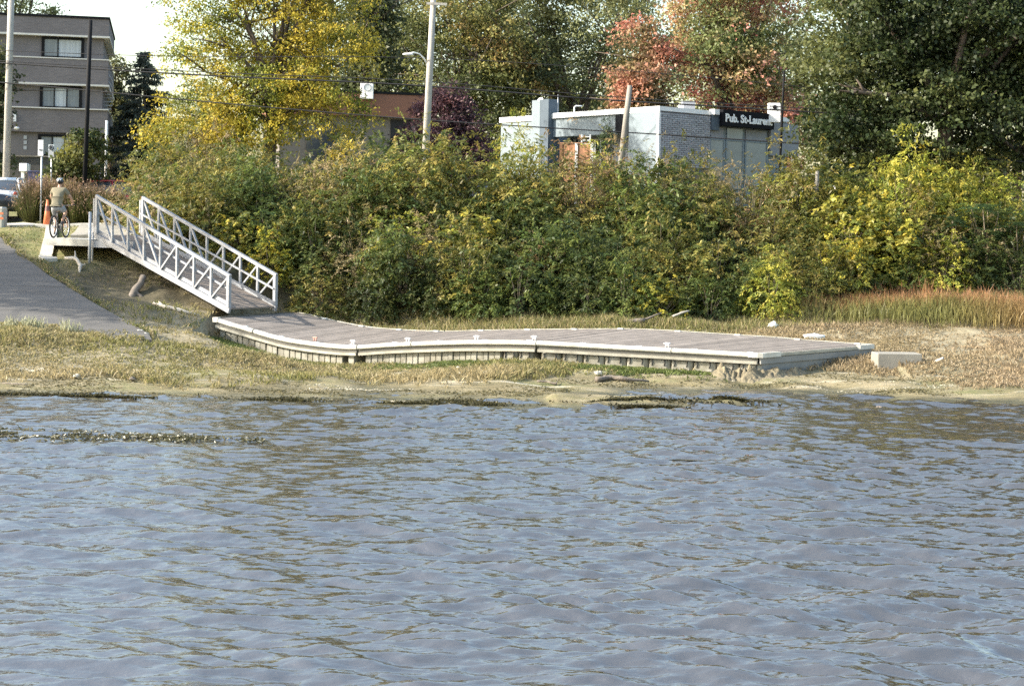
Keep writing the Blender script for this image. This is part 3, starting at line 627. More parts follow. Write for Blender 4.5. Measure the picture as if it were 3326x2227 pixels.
for px, Y, s, l, q, k in [(1705, 55, 1.05, 'wispy yellow green willow shrub before the white wing of the pub', 1.55, 'lime'), (1925, 54, .95, 'yellow tinged wispy shrub in front of the brown terrace fence', 1.3, 'lime'),
                       (2095, 55, 1.0, 'greyish wispy shrub in front of the pale corner wall of the pub', 1.35, 'tan'), (2585, 53, 1.2, 'tall feathery olive shrub beside the end of the pub sign', 1.35, 'olive'),
                       (2215, 55, .95, 'greyish olive wispy shrub in front of the grey brick front of the pub', 1.35, 'olive'), (2310, 55.2, .85, 'low tan wispy shrub below the pub shop windows', 1.3, 'tan'), (2475, 54, .75, 'thin golden shrub at the foot of the pub sign', 1.15, 'lime'), (2930, 52.5, 1.2, 'tall bright lime shrub lit against the dark maple', 1.42, 'lime'), (3130, 53, 1.05, 'broad bright lime shrub beside the brick pier', 1.2, 'lime'),
                       (2880, 49.5, .95, 'shrub smothered in bright yellow vine leaves', 1.15, 'vine'), (2760, 48, .8, 'low shrub with a golden yellow vine cluster', 1.2, 'yellow')]:
    crest(k, px, Y, s, l, q, var=1)
# sumacs with long fronds
def sumac(px, Y, s, seed, label):
    r = np.random.default_rng(seed); t = thing('sumac', label, 'shrub', at(px, Y)); V = []; col = []; mb = MB()
    for i in range(7):
        a = r.uniform(0, 6.28); sp = r.uniform(.2, .9) * s; h = r.uniform(1.1, 1.9) * s; tip = np.array([math.cos(a) * sp, math.sin(a) * sp, h])
        mb.tube([(math.cos(a) * .1, math.sin(a) * .1, -.1), tuple(tip * np.array([.5, .5, .55])), tuple(tip)], [.03, .024, .015], 5)
        for k in range(11):
            b = r.uniform(0, 6.28); d = unit(np.array([math.cos(b), math.sin(b), r.uniform(.1, .9)])); L = r.uniform(.5, .75) * s; n = 22
            u = np.linspace(.1, 1, n)[:, None]; pos = tip + d * L * u + np.array([0, 0, -1]) * L * .5 * u ** 2.2
            side = unit(np.cross(d, [0, 0, 1.0])); sg = np.where(np.arange(n) % 2, 1, -1)[:, None]; dl = unit(side * sg + d * .35 + np.array([0, 0, -.35]) + r.normal(size=(n, 3)) * .1)
            nn = unit(np.array([0, 0, 1.0]) + r.normal(size=(n, 3)) * .2); w_ = unit(np.cross(dl, nn)); sz = .17 * s * np.sin(np.clip(u * 2.7 + .35, 0, 3.0))
            V.append(np.stack([pos, pos + dl * sz * .5 + w_ * .022, pos + dl * sz, pos + dl * sz * .5 - w_ * .022], 1)); col.append(np.array([.05, .085, .032]) * r.uniform(.75, 1.5) * r.uniform(.85, 1.15, (n, 1)) * np.ones((n, 3)))
    quads_mesh('foliage', np.concatenate(V), np.concatenate(col), M_LEAF, t); mb.build('stems', M_TWIG, t)
for i, (px, Y, s) in enumerate([(3095, 50, .95), (3210, 50.6, 1.1), (3310, 50.2, 1.05), (3040, 51, .85)]):
    sumac(px, Y, s, 400 + i, ['blue green sumac with arching fronds beside the lime shrubs', 'tall blue green sumac standing in front of the brick pier', 'blue green sumac at the end of the sumac row', 'small sumac at the edge of the vine covered shrub'][i])

# ------------------------------------------------------------------ boat ramp, platform, paths, street
EDGE = [(-8.7, 37.6), (-9.3, 38.5), (-11.1, 41), (-13.3, 44), (-15.6, 47.5), (-16.6, 49.2)]
ez = lambda y: float(np.interp(y, [36, 38.5, 41, 44, 47.5, 49.5], [.42, .90, 1.36, 2.02, 2.84, 3.25]))
ex = lambda y: float(np.interp(y, [e[1] for e in EDGE], [e[0] for e in EDGE]))
ramp = tag(thing('boat_ramp', 'grey concrete boat ramp sloping down beside the gangway', 'boat ramp', (-13, 41, ez(41) - .3)), kind='structure')
yb = [37.4, 40.1, 42.6, 45.1, 47.4, 49.3]
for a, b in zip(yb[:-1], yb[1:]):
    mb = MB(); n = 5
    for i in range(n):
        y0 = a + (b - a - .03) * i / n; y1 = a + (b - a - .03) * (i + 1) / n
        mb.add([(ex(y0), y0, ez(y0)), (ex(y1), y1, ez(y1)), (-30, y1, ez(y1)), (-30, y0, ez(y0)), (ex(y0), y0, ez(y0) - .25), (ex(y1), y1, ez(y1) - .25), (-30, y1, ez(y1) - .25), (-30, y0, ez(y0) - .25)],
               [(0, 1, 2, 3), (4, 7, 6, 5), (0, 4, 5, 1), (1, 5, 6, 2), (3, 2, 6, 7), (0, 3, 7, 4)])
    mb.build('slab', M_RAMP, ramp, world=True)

PZ = 2.99
plat = thing('landing_platform', 'pale concrete landing platform at the head of the gangway', 'platform', (-12.9, 47, PZ - .2))
A_, B_, C_, D_, E_ = (-14.02, 46.05), (-12.42, 45.42), (-11.22, 47.02), (-11.5, 48.9), (-14.3, 48.9)
poly = [A_, B_, C_, D_, E_]
mb = MB(); n = len(poly)
mb.add([(x, y, PZ) for x, y in poly] + [(x, y, PZ - .2) for x, y in poly], [tuple(range(n)), tuple(range(2 * n - 1, n - 1, -1))] + [(i, i + n, (i + 1) % n + n, (i + 1) % n) for i in range(n)])
mb.build('slab', M_CONCW, plat, world=True)
mb = MB(); mb.bar((-12.42, 45.42, PZ - .13), (-11.0, 44.86, PZ - .13), .10, .2); mb.build('support_beam', M_ALU, plat, world=True)
for px, py0, py1, Y in [(293, 688, 868, 45.25), (302, 735, 860, 45.5)]:
    a, b = P(px, py0, Y), P(px - 3, py1, Y); mb = MB(); mb.tube([a, b - Vector((0, 0, .2))], .045 if px == 293 else .03, 8); mb.build('post', M_SIGNG, plat, world=True)

def ground_strip(name, pts, width, m, lift=.02, label=None, cat=None, kind='structure', n=24, side=None):
    """sheet laid over the terrain along a polyline"""
    pts = [Vector((x, y, 0)) for x, y in pts]; V = []; L = [0]
    for a, b in zip(pts[:-1], pts[1:]): L.append(L[-1] + (b - a).length)
    for i in range(n + 1):
        s = L[-1] * i / n; k = max(0, min(len(pts) - 2, int(np.searchsorted(L, s, 'right') - 1))); q = pts[k].lerp(pts[k + 1], (s - L[k]) / max(1e-6, L[k + 1] - L[k]))
        d = (pts[k + 1] - pts[k]).normalized(); sd = Vector((-d.y, d.x, 0))
        for j in range(5):
            p = q + sd * width * (j / 4 - .5); V.append((p.x, p.y, hz(p.x, p.y) + lift))
    f = [(i * 5 + j, (i + 1) * 5 + j, (i + 1) * 5 + j + 1, i * 5 + j + 1) for i in range(n) for j in range(4)]
    o = obj(name, V, f, m); sol = o.modifiers.new('solid', 'SOLIDIFY'); sol.thickness = .10; sol.offset = 0
    return tag(o, label, cat, kind=kind)
ground_strip('street', [(-70, 57.6), (-9, 57.8), (0, 58.2), (70, 58.2)], 5.0, M_ASPH, .03, 'asphalt street running along the top of the bank', 'street', n=80)
ground_strip('pavement', [(-70, 52.2), (-17, 51.4), (-13.1, 50.9), (-11.6, 50.9)], .9, M_CONCW, .05, 'pale concrete pavement behind the landing platform', 'pavement', n=60)
ground_strip('path', [(-15.05, 50.4), (-14.45, 48.2), (-14.0, 46.2), (-13.55, 45.3)], .38, M_CONCW, .05, 'pale concrete edging strip running down past the platform', 'path')
ground_strip('path', [(-13.1, 51.1), (-13.0, 48.7)], 1.9, M_CONC, .06, 'grey concrete walk joining pavement and platform', 'path', n=10)

# ------------------------------------------------------------------ gangway
GN0, GF0 = P(742, 1012, 42.1), P(893, 1006, 43.5)      # lower end, near and far chord
GN1, GF1 = P(314, 768, 45.4), P(464, 766, 46.8)
zl = (GN0.z + GF0.z) / 2 ; zu = PZ + .10
GN0.z = GF0.z = zl + .05; GN1.z = GF1.z = zu
gang = thing('gangway', 'silver aluminium truss gangway sloping from the platform down to the dock', 'gangway', ((GN0 + GN1) / 2 + (GF0 - GN0) / 2))
HT = [1.17, 0.94]      # rail height at upper and lower end
UPZ = Vector((0, 0, 1))
for side, (lo, hi) in enumerate([(GN0, GN1), (GF0, GF1)]):
    inw = ((GF0 - GN0) if side == 0 else (GN0 - GF0)).normalized()
    H0, H1 = HT[1], HT[0]
    bot = [hi.lerp(lo, i / 8) for i in range(9)]; tops = [hi.lerp(lo, i / 8) + UPZ * (H1 + (H0 - H1) * i / 8) for i in range(9)]
    MB().bar(bot[0] - (bot[8] - bot[0]).normalized() * .06, bot[8] + (bot[8] - bot[0]).normalized() * .05, .075, .15).build('bottom_chord', M_ALU, gang, world=True)
    MB().bar(tops[0] - (tops[8] - tops[0]).normalized() * .05, tops[8] + (tops[8] - tops[0]).normalized() * .05, .085, .085).build('top_rail', M_ALU, gang, world=True)
    for i in range(9):
        wd = .10 if i in (0, 8) else .062
        off = Vector((0, 0, 0))
        MB().bar(bot[i] + UPZ * .07, tops[i] - UPZ * .04, wd, wd, up=(GF0 - GN0)).build('post', M_ALU, gang, world=True)
    ax = (bot[8] - bot[0]).normalized()
    MB().bar(bot[0] + UPZ * .07 - ax * .13, tops[0] - UPZ * .1 - ax * .13, .06, .06, up=(GF0 - GN0)).build('post', M_ALU, gang, world=True)
    for i in range(8):
        if i < 4: a, b, wd = tops[i] - UPZ * .05 + ax * .03, bot[i + 1] + UPZ * .08 - ax * .03, .055
        else: a, b, wd = bot[i] + UPZ * .08 + ax * .03, tops[i + 1] - UPZ * .05 - ax * .03, .05
        MB().bar(a, b, wd, wd, up=(GF0 - GN0)).build('diagonal', M_ALU, gang, world=True)
    mr_ = lambda t: bot[0].lerp(bot[8], t) + UPZ * (.58 * (H1 + (H0 - H1) * t)) + inw * .06
    MB().bar(mr_(-.01), mr_(1.0), .04, .05).build('mid_rail', M_ALU, gang, world=True)
    tk = lambda t: bot[0].lerp(bot[8], t) + UPZ * .14 + inw * .05
    MB().bar(tk(0.0), tk(1.0), .02, .10).build('toe_board', M_ALU, gang, world=True)
npl = 46
for i in range(npl):
    a, b = (i + .05) / npl, (i + .93) / npl; n0, n1 = GN1.lerp(GN0, a), GN1.lerp(GN0, b); f0_, f1_ = GF1.lerp(GF0, a), GF1.lerp(GF0, b); e = (GF0 - GN0).normalized() * .04
    d = UPZ * (.045 + random.uniform(-.003, .003)); th = UPZ * .04
    MB().hexa([n0 + e + d - th, n1 + e + d - th, f1_ - e + d - th, f0_ - e + d - th], [n0 + e + d, n1 + e + d, f1_ - e + d, f0_ - e + d]).build('plank', M_PLANK2, gang, world=True)
for i in range(5):
    t = (i + .5) / 5; a, b = GN1.lerp(GN0, t), GF1.lerp(GF0, t); MB().bar(a - UPZ * .03, b - UPZ * .03, .06, .06).build('cross_beam', M_ALU, gang, world=True)

# ------------------------------------------------------------------ floating dock, three hinged sections
dock_lbl = ['grey planked dock section at the foot of the gangway, curving down to the mud', 'middle planked dock section, arched between its two neighbours', 'outermost flat planked dock section ending beside the concrete block']
docks = []
for k in range(3):
    c = (dn(k + .5) + df(k + .5)) / 2; docks.append(thing('floating_dock', dock_lbl[k], 'dock', (c.x, c.y, c.z - .4), 0, 'sections of the floating dock'))
    D = docks[k]; g = .006
    nb = [34, 33, 38][k]
    for i in range(nb):
        a, b = k + g + (1 - 2 * g) * (i + .035) / nb, k + g + (1 - 2 * g) * (i + .965) / nb; th = Vector((0, 0, .04)); j = Vector((0, 0, random.uniform(-.003, .003)))
        q = [ds(a, .012) + j, ds(b, .012) + j, ds(b, .988) + j, ds(a, .988) + j]
        MB().hexa([p - th for p in q], q).build('plank', M_PLANK, D, world=True)
    # frame under the planks, all round
    def rail(s0, s1, v, out, wd, z0, z1, name, m, n=14):
        ss = np.linspace(s0, s1, n); path = [ds(s, v) for s in ss]
        outv = (dn(k + .5) - df(k + .5)); outv.z = 0; outv = outv.normalized() * out
        prof = [(0, z0), (wd, z0), (wd, z1), (0, z1)]
        return MB().sweep(path, prof, lambda i: (outv, Vector((0, 0, 1)))).build(name, m, D, world=True)
    s0, s1 = k + .008, k + .992
    rail(s0, s1, 0, 1, .012, -.24, -.085, 'groove_shadow_strip', M_FRAME2)  # dark strip painted in for the shadow line below the fender
    rail(s0, s1, 0, 1, .050, -.245, -.178, 'side_beam', M_FRAME)
    rail(s0, s1, 1, -1, .050, -.262, -.045, 'side_beam', M_FRAME)
    # D shaped vinyl fenders
    brk = {0: [(706, 823), (829, 1160)], 1: [(1166, 1337), (1342, 1743)], 2: [(1748, 2183), (2187, 2462)]}[k]
    Dp = [(-.004, -.095), (.045, -.092), (.066, -.065), (.068, -.03), (.055, .004), (.03, .018), (-.02, .020), (-.02, .006), (-.004, .004)]
    for a, b in brk:
        for sgn, v in ((1, 0), (-1, 1)):
            sa, sb = s_of(a), s_of(b); ss = np.linspace(sa, sb, 14); path = [ds(s, v) for s in ss]
            outv = (dn(k + .5) - df(k + .5)); outv.z = 0; outv = outv.normalized() * sgn
            MB().sweep(path, Dp, lambda i: (outv, Vector((0, 0, 1)))).build('fender', M_FENDER, D, world=True)
    # end beams
    for s, sg in ((k + .004, -1), (k + .996, 1)):
        a, b = ds(s, .02), ds(s, .98); u = (ds(k + .8, .5) - ds(k + .2, .5)); u.z = 0; u = u.normalized() * sg * .02
        MB().bar(a + u * -1.5 - UPZ * .16, b + u * -1.5 - UPZ * .16, .045, .20).build('end_beam', M_FRAME, D, world=True)
    # cleats
    for px, pinkish in {0: [(1003, 1), (1125, 0)], 1: [(1303, 0), (1526, 0), (1712, 0)], 2: [(2142, 0)]}[k]:
        p = ds(s_of(px), .07); u = (ds(k + .8, .5) - ds(k + .2, .5)); u.z = 0; u.normalize(); mb = MB()
        for q in (-.028, .028): mb.tube([p + u * q * 1.3, p + u * q + UPZ * .085], [.020, .013], 8)
        mb.tube([p + u * -.085 + UPZ * .088, p + u * -.045 + UPZ * .1, p + u * .045 + UPZ * .1, p + u * .085 + UPZ * .088], [.010, .016, .016, .010], 8)
        mb.build('cleat', M_PINK if pinkish else M_WHITE, D, world=True)
    for s in np.linspace(k + .2, k + .95, 4):
        for v in (.012, .985):
            p = ds(s, v); u = (ds(k + .8, .5) - ds(k + .2, .5)); u.z = 0; u.normalize()
            MB().bar(p - u * .07 + UPZ * .014, p + u * .07 + UPZ * .014, .09, .026).build('edge_plate', M_WHITE, D, world=True)
# floats: narrow ribbed modules first, then rounded ones
def float_box(D, sa, sb, top, bot, v0, name, m, bev):
    t, b_ = Vector((0, 0, top)), Vector((0, 0, bot))
    q = [ds(sa, v0), ds(sb, v0), ds(sb, .97), ds(sa, .97)]
    return MB().hexa([p + b_ for p in q], [p + t for p in q]).build(name, m, D, bevel=bev, world=True)
px = 712.0; i = 0
while px < 1622:
    wpx = 20.0 if i % 3 else 17.0
    if not (1108 < px < 1128 or 1160 < px + 8 < 1180):
        k = 0 if px < 1163 else 1
        sa, sb = s_of(px), s_of(px + wpx - (3.2 if i % 2 else 1.6))
        if int(sa) == int(sb): float_box(docks[k], sa, sb, -.247, -.53 + random.uniform(-.01, .01), .012 + random.uniform(-.002, .004), 'float_rib', M_FLOAT, .006)
    px += wpx; i += 1
px = 1630.0; i = 0
while px < 2462:
    k = 1 if px < 1740 else 2; wpx = 61 if k == 1 else 66 + i * .8
    wpx = 50 if k == 1 else wpx; e = min(px + wpx - 6, 1738 if k == 1 else 2466)
    if e - px > 20:
        sa, sb = s_of(px), s_of(e); fl = float_box(docks[k], sa, sb, -.249, -.54, .010, 'float', M_FLOAT, .05)
        for f in (.2, .8):
            sm = sa + (sb - sa) * f; p = ds(sm, .008); o = (dn(sm) - df(sm)); o.z = 0; o.normalize(); u = (ds(sm + .02, 0) - ds(sm - .02, 0)); u.z = 0; u.normalize()
            MB().tube([p + o * .004 - UPZ * .275 + u * .012, p + o * .004 - UPZ * .34 + u * .016, p + o * .004 - UPZ * .40, p + o * .002 - UPZ * .42 - u * .01], [.016, .016, .013, .004], 6).build('handle_slot', M_SLOT, fl, world=False)
            slot = fl.children[-1]; slot.matrix_parent_inverse = Matrix.Identity(4); slot.location = -Vector(docks[k].location)
    px += wpx; i += 1
    if k == 1 and px > 1736: px = 1752
# free end of the outer section: corner caps, end fender, floats
D = docks[2]; u = (dn(2.98) - dn(2.5)); u.z = 0; u.normalize(); o = (dn(2.9) - df(2.9)); o.z = 0; o.normalize()
a, b = ds(2.997, .16), ds(2.997, .86)
MB().bar(a + u * .03 - UPZ * .045, b + u * .03 - UPZ * .045, .07, .07).build('end_fender', M_FRAME, D, world=True)
MB().bar(ds(3, .0) + u * .01 - UPZ * .17, ds(3, 1) + u * .01 - UPZ * .17, .05, .14).build('end_board', M_FRAME3, D, world=True)
MB().bar(ds(3, .03) - u * .06 - UPZ * .38, ds(3, .97) - u * .06 - UPZ * .38, .08, .25).build('end_float', M_FRAME3, D, world=True)
for v, q in ((.0, .15), (1.0, .87)):
    mb = MB(); p0, p1, p2 = ds(2.955, v), ds(3.0, v), ds(3.0, q); ov = o * (.062 if v == 0 else -.062)
    mb.sweep([p0 + ov * .55, p1 + ov * .62 - u * .04, p1 + ov * .3 + u * .055, p2 + u * .055], [(-.075, -.09), (-.075, .022), (.035, .022), (.035, -.09)], lambda i: ([o * (1 if v == 0 else -1), (o * (1 if v == 0 else -1) + u).normalized(), (o * (1 if v == 0 else -1) * .5 + u).normalized(), u][i], UPZ))
    cp = mb.build('corner_cap', M_FENDER, D, world=True)
# near corner post of the first section
D = docks[0]; p = ds(0.0, 0.0); u = (dn(.3) - dn(0)); u.z = 0; u.normalize()
MB().bar(p - UPZ * .62 + u * .02, p - UPZ * .02 + u * .02, .09, .07).build('corner_post', M_FRAME, D, world=True)
MB().bar(p - u * .05 - UPZ * .04, p + u * .13 - UPZ * .04, .13, .13).build('corner_cap', M_FENDER, D, world=True)
MB().bar(ds(.0, .02) - u * .01 + UPZ * .012, ds(.0, .99) - u * .01 + UPZ * .012, .05, .03).build('threshold_strip', M_FRAME2, D, world=True)

# ------------------------------------------------------------------ things lying on the shore
p = P(2870, 1160, 37.0); blk = thing('concrete_block', 'weathered concrete block lying at the outer end of the dock', 'concrete block', (9.45, 37.3, hz(9.45, 37.3)), 0.05)
MB().box(-.62, .46, -.28, .30, -.15, .27).build('block', M_CONC, blk, bevel=.015)
def driftwood(name, label, pts, rad, m, cat='driftwood', n=9):
    c = Vector(pts[0]); t = thing(name, label, cat, c)
    for br, rd in zip(pts if isinstance(pts[0], list) else [pts], rad if isinstance(rad[0], (list, tuple)) else [rad]):
        q = [Vector(x) for x in br]; full = []; rr = []
        for i in range(len(q) - 1):
            for s in (0, .33, .66):
                full.append(q[i].lerp(q[i + 1], s) + Vector((random.gauss(0, 1), random.gauss(0, 1), random.gauss(0, .6))) * rd[i] * .18); rr.append((rd[i] * (1 - s) + rd[i + 1] * s) * random.uniform(.88, 1.12))
        full.append(q[-1]); rr.append(rd[-1]); mb = MB(); mb.tube(full, rr, n); mb.build('log' if br is pts or br == pts[0] else 'branch', m, t, world=True)
    return t
def on(px, Y, dz=0.0):
    x = PX(px, Y, 1000); return Vector((x, Y, hz(x, Y) + dz))
def multi(name, label, brs, rads, m, cat='driftwood'):
    t = thing(name, label, cat, brs[0][0])
    for j, (br, rd) in enumerate(zip(brs, rads)):
        q = [Vector(x) for x in br]; full = []; rr = []
        for i in range(len(q) - 1):
            for s in (0, .33, .66):
                full.append(q[i].lerp(q[i + 1], s) + Vector((random.gauss(0, 1), random.gauss(0, 1), random.gauss(0, .6))) * rd[i] * .2); rr.append((rd[i] * (1 - s) + rd[i + 1] * s) * random.uniform(.86, 1.14))
        full.append(q[-1]); rr.append(rd[-1]); MB().tube(full, rr, 9).build('log' if j == 0 else 'branch', m, t, world=True)
    return t
multi('driftwood_log', 'thick gnarled log end leaning on the slope beneath the gangway', [[P(465, 900, 43.9), P(452, 930, 43.6), P(430, 962, 43.3), P(415, 985, 43.1)], [P(440, 950, 43.4), P(470, 970, 43.3)]], [[.10, .11, .12, .15], [.07, .04]], M_DRIFTD)
multi('driftwood_branch', 'bent pale branch on the shaded slope below the platform', [[P(210, 838, 45.0), P(245, 838, 44.9), P(262, 862, 44.7), P(258, 888, 44.5)], [P(245, 838, 44.9), P(243, 815, 45.0)], [P(262, 862, 44.7), P(278, 858, 44.7)]], [[.04, .06, .06, .03], [.03, .012], [.03, .012]], M_DRIFT)
multi('driftwood_branch', 'long pale branch lying on the sand by the dock corner', [[on(497, 41.8, .05), on(530, 41.7, .06), on(580, 41.6, .05), on(650, 41.6, .04)], [on(530, 41.7, .06), on(515, 42, .12)]], [[.03, .05, .05, .02], [.03, .01]], M_DRIFT)
multi('driftwood_log', 'long brown log lying behind the dock among dry weeds', [[P(1945, 1052, 43.0), P(2020, 1047, 42.9), P(2095, 1040, 42.8)], [P(2080, 1042, 42.8), P(2150, 1015, 43.0)]], [[.07, .08, .06], [.04, .015]], M_DRIFTD)
multi('driftwood_branch', 'bleached stick resting against the shrubs behind the dock', [[P(2185, 1027, 43.2), P(2215, 1016, 43.3), P(2238, 1009, 43.4)]], [[.03, .035, .02]], M_DRIFT)
def wl(px, py, z=.03):     # the spot of the shore or water seen at that pixel
    Yq = np.linspace(24, 46, 441); dx, dy = px - CX, py - YH
    X = (cR * dx + sR * dy) * Yq / FPX; Z = ZC - (-sR * dx + cR * dy) * Yq / FPX; G = np.maximum(ht(X, Yq), 0); k = np.nonzero(Z <= G + .02)[0]
    k = k[0] if len(k) else 200; return Vector((float(X[k]), float(Yq[k]), float(G[k]) + min(z, .06)))
multi('driftwood_log', 'dark waterlogged branch at the edge of the inlet', [[wl(1935, 1238, .06), wl(1985, 1232, .10), wl(2030, 1236, .08), wl(2108, 1243, .05)], [wl(1985, 1232, .10), wl(1978, 1225, .16)], [wl(2020, 1234, .09), wl(1960, 1226, .13)]], [[.06, .055, .045, .02], [.025, .012], [.035, .02]], M_DRIFTD)
multi('driftwood_stick', 'pale flat stick lying on the mud in front of the dock', [[wl(1556, 1215, .14), wl(1590, 1213, .15), wl(1622, 1214, .14)]], [[.018, .025, .018]], M_DRIFT)
multi('driftwood_stick', 'short pale stick propped beside the concrete block', [[on(3036, 37.2, .02), on(3066, 36.9, .16)]], [[.03, .03]], M_DRIFT)
multi('driftwood_stick', 'small sodden stick on the weedy spit', [[wl(1745, 1244, .06), wl(1775, 1246, .07), wl(1808, 1252, .05)], [wl(1805, 1252, .06), wl(1812, 1240, .14)]], [[.025, .022, .02], [.012, .006]], M_DRIFTD)
multi('driftwood_stick', 'thin dark stick along the shore below the ramp weeds', [[wl(8, 1251, .07), wl(55, 1254, .07), wl(90, 1255, .06)]], [[.012, .016, .01]], M_DRIFTD)
def lump(name, label, c, r3, m, cat, seed, n=16, k=10, amp=.25):
    r = np.random.default_rng(seed); mb = MB(); mb.ellipsoid((0, 0, 0), r3, n, k); ph = r.uniform(0, 6, 6)
    for i, v in enumerate(mb.v):
        f = 1 + amp * (math.sin(v.x / r3[0] * 4 + ph[0]) * math.sin(v.y / r3[1] * 3 + ph[1]) + .5 * math.sin(v.z / r3[2] * 6 + ph[2]) + .4 * math.sin(v.x / r3[0] * 9 + ph[3])); mb.v[i] = v * f * r.uniform(1 - amp * .55, 1 + amp * .55)
    o = mb.build(name, m); o.location = c; return tag(o, label, cat)
lump('plastic_bag', 'crumpled white plastic bag caught at the foot of the shrubs', on(2512, 43.6, .12), (.12, .1, .13), M_PLAST, 'bag', 1, amp=.4)
lump('foam_slab', 'long white weathered foam piece lying in the dry weeds', on(2645, 41.6, .07), (.34, .14, .09), M_PLAST, 'debris', 2, amp=.18)
lump('stone', 'pale stone on the green weeds by the dark branch', wl(1945, 1218, .13), (.09, .06, .05), M_CONCW, 'stone', 3)
lump('stone', 'small dark stone just breaking the water surface', wl(2856, 1324, .0) + Vector((0, 0, .01)), (.07, .06, .05), M_DRIFTD, 'stone', 4)
for i, (px, py) in enumerate([(455, 1082), (475, 1092), (1488, 1200), (1495, 1222), (250, 1228), (430, 1238)]):
    lump('stone', ['pale rounded stone beside the sandy patch near the ramp foot', 'smaller pale stone beside the sandy patch near the ramp foot', 'white pebble on the mud before the middle dock section', 'yellowish pebble nearer the water before the middle dock section', 'pale stone among bleached streaks below the ramp', 'brown stone on the mud flat below the ramp'][i], wl(px, py, [.42, .40, .13, .1, .2, .17][i]) + Vector((0, 0, .01)), (.07, .05, .04) if i != 2 else (.035, .03, .03), M_CONCW if i != 5 else M_DRIFTD, 'stone', 10 + i)
# dug up mud heap at the outer corner of the dock
M_MUD = mat('dug_mud', (0.16, 0.135, 0.085), 0.95, 0.35, 7, bump=1.0, bscale=16)
heap = thing('mud_heap', 'lumpy heap of grey brown mud at the corner of the dock', 'mud heap', (5.6, 35.75, hz(5.6, 35.75))); rm = np.random.default_rng(8)
hx, hy = np.meshgrid(np.linspace(4.55, 7.3, 150), np.linspace(35.1, 37.0, 100))
def ridge(x, y, f, sd): return np.abs(vn2(x, y, f, sd))
def vn2(x, y, f, sd, k=9):
    q = np.random.default_rng(sd); v = np.zeros_like(x)
    for _ in range(k):
        a = q.uniform(0, 6.28); w_ = f * q.uniform(.6, 1.7); v += np.sin((x * math.cos(a) + y * math.sin(a)) * w_ + q.uniform(0, 6.28))
    return v / math.sqrt(k / 2)
tt = np.clip((hx - 4.9) / 2.3, 0, 1); yc_ = 35.68 + np.maximum(0, tt - .3) * 1.5
env = np.exp(-((hy - yc_) / .30) ** 2) * np.clip(np.minimum((hx - 4.6) / .35, (7.25 - hx) / .5), 0, 1) * (1 - .55 * tt)
hzz = ht(hx, hy) - .03 + env * (.15 + .07 * vn2(hx, hy, 6, 1) + .06 * ridge(hx, hy, 15, 2) + .04 * ridge(hx, hy, 31, 3))
ho = grid_obj('clods', hx, hy, hzz, M_MUD, False); ho.parent = heap; ho.location = -Vector(heap.location); ho['kind'] = 'stuff'
# ------------------------------------------------------------------ ground cover
def blades(name, x, y, h, wd, col, lean=.5, lift=0.0, label=None, cat=None, seed=0, zs=None, curl=.3):
    r = np.random.default_rng(seed); n = len(x); z = (ht(x, y) if zs is None else zs) + lift; a = r.uniform(0, 6.28, n); d = np.stack([np.cos(a), np.sin(a), np.zeros(n)], 1)
    b = a + r.normal(0, 1.2, n); ln = np.stack([np.cos(b), np.sin(b), np.zeros(n)], 1) * (np.abs(r.normal(0, lean, n)) * h)[:, None]
    base = np.stack([x, y, z - .01], 1); up = np.array([0, 0, 1.0])
    W = d * (wd * r.uniform(.6, 1.3, n) / 2)[:, None]; mid = base + up * (h * .55)[:, None] + ln * .4; tip = base + up * (h * (1 - curl * r.random(n)))[:, None] + ln
    V = np.stack([base - W * .7, mid - W, tip, mid + W], 1)
    o = quads_mesh(name, V, col, M_LEAF); return tag(o, label, cat, kind='stuff')

def inside_dock(x, y):
    # plan quad of the dock, a bit shrunk
    n = np.array([[dn(s).x, dn(s).y] for s in np.linspace(0, 3, 13)]); f = np.array([[df(s).x, df(s).y] for s in np.linspace(0, 3, 13)])
    poly = np.concatenate([n, f[::-1]]); c = np.zeros(len(x), bool); j = len(poly) - 1
    for i in range(len(poly)):
        xi, yi = poly[i]; xj, yj = poly[j]; k = ((yi > y) != (yj > y)) & (x < (xj - xi) * (y - yi) / (yj - yi + 1e-12) + xi); c ^= k; j = i
    return c
gr = np.random.default_rng(17)
def vnoise(x, y, f, seed, k=8):
    q = np.random.default_rng(seed); v = np.zeros_like(x)
    for _ in range(k):
        a = q.uniform(0, 6.28); w_ = f * q.uniform(.5, 1.8); v += np.sin((x * math.cos(a) + y * math.sin(a)) * w_ + q.uniform(0, 6.28))
    return v / math.sqrt(k / 2)
def on_ramp(x, y): return (x < np.interp(y, [e[1] for e in EDGE], [e[0] for e in EDGE]) + .1) & (y > 38.7)
# dry low weeds of the flat, clustered as little plants
SHX, SHY = [-15, -10, -6, -3, 0, 1.6, 3.4, 6, 9, 13, 17], [31, 31, 30.8, 30.6, 30.6, 33.4, 34.2, 34.7, 33.2, 32.6, 32.5]
n = 62000; x = gr.uniform(-13.5, 15, n); y = 31 + 15 * gr.random(n)
z = ht(x, y); ds_ = y - np.interp(x, SHX, SHY); dens = np.clip((ds_ - 1.9 + .8 * vnoise(x, y, .9, 31)) / 1.6, 0, 1) * np.clip(.72 + .40 * vnoise(x, y, 1.5, 3), .10, 1)
sandy = np.exp(-(((x + 9.0) / 1.5) ** 2 + ((y - 38.4) / .8) ** 2)); dens *= 1 - .95 * sandy
dens *= np.where((x < -7.0) & (y > 39.3), .10, 1) * np.where(z > 1.35, .2, 1)
keep = (gr.random(n) < dens) & ~inside_dock(x, y) & ~on_ramp(x, y)
x, y = x[keep], y[keep]; n = len(x); per = 6
X = np.repeat(x, per) + gr.normal(0, .05, n * per); Yv = np.repeat(y, per) + gr.normal(0, .05, n * per)
tall = np.repeat(np.clip(.75 + .35 * vnoise(x, y, .9, 9), .4, 1.4), per)
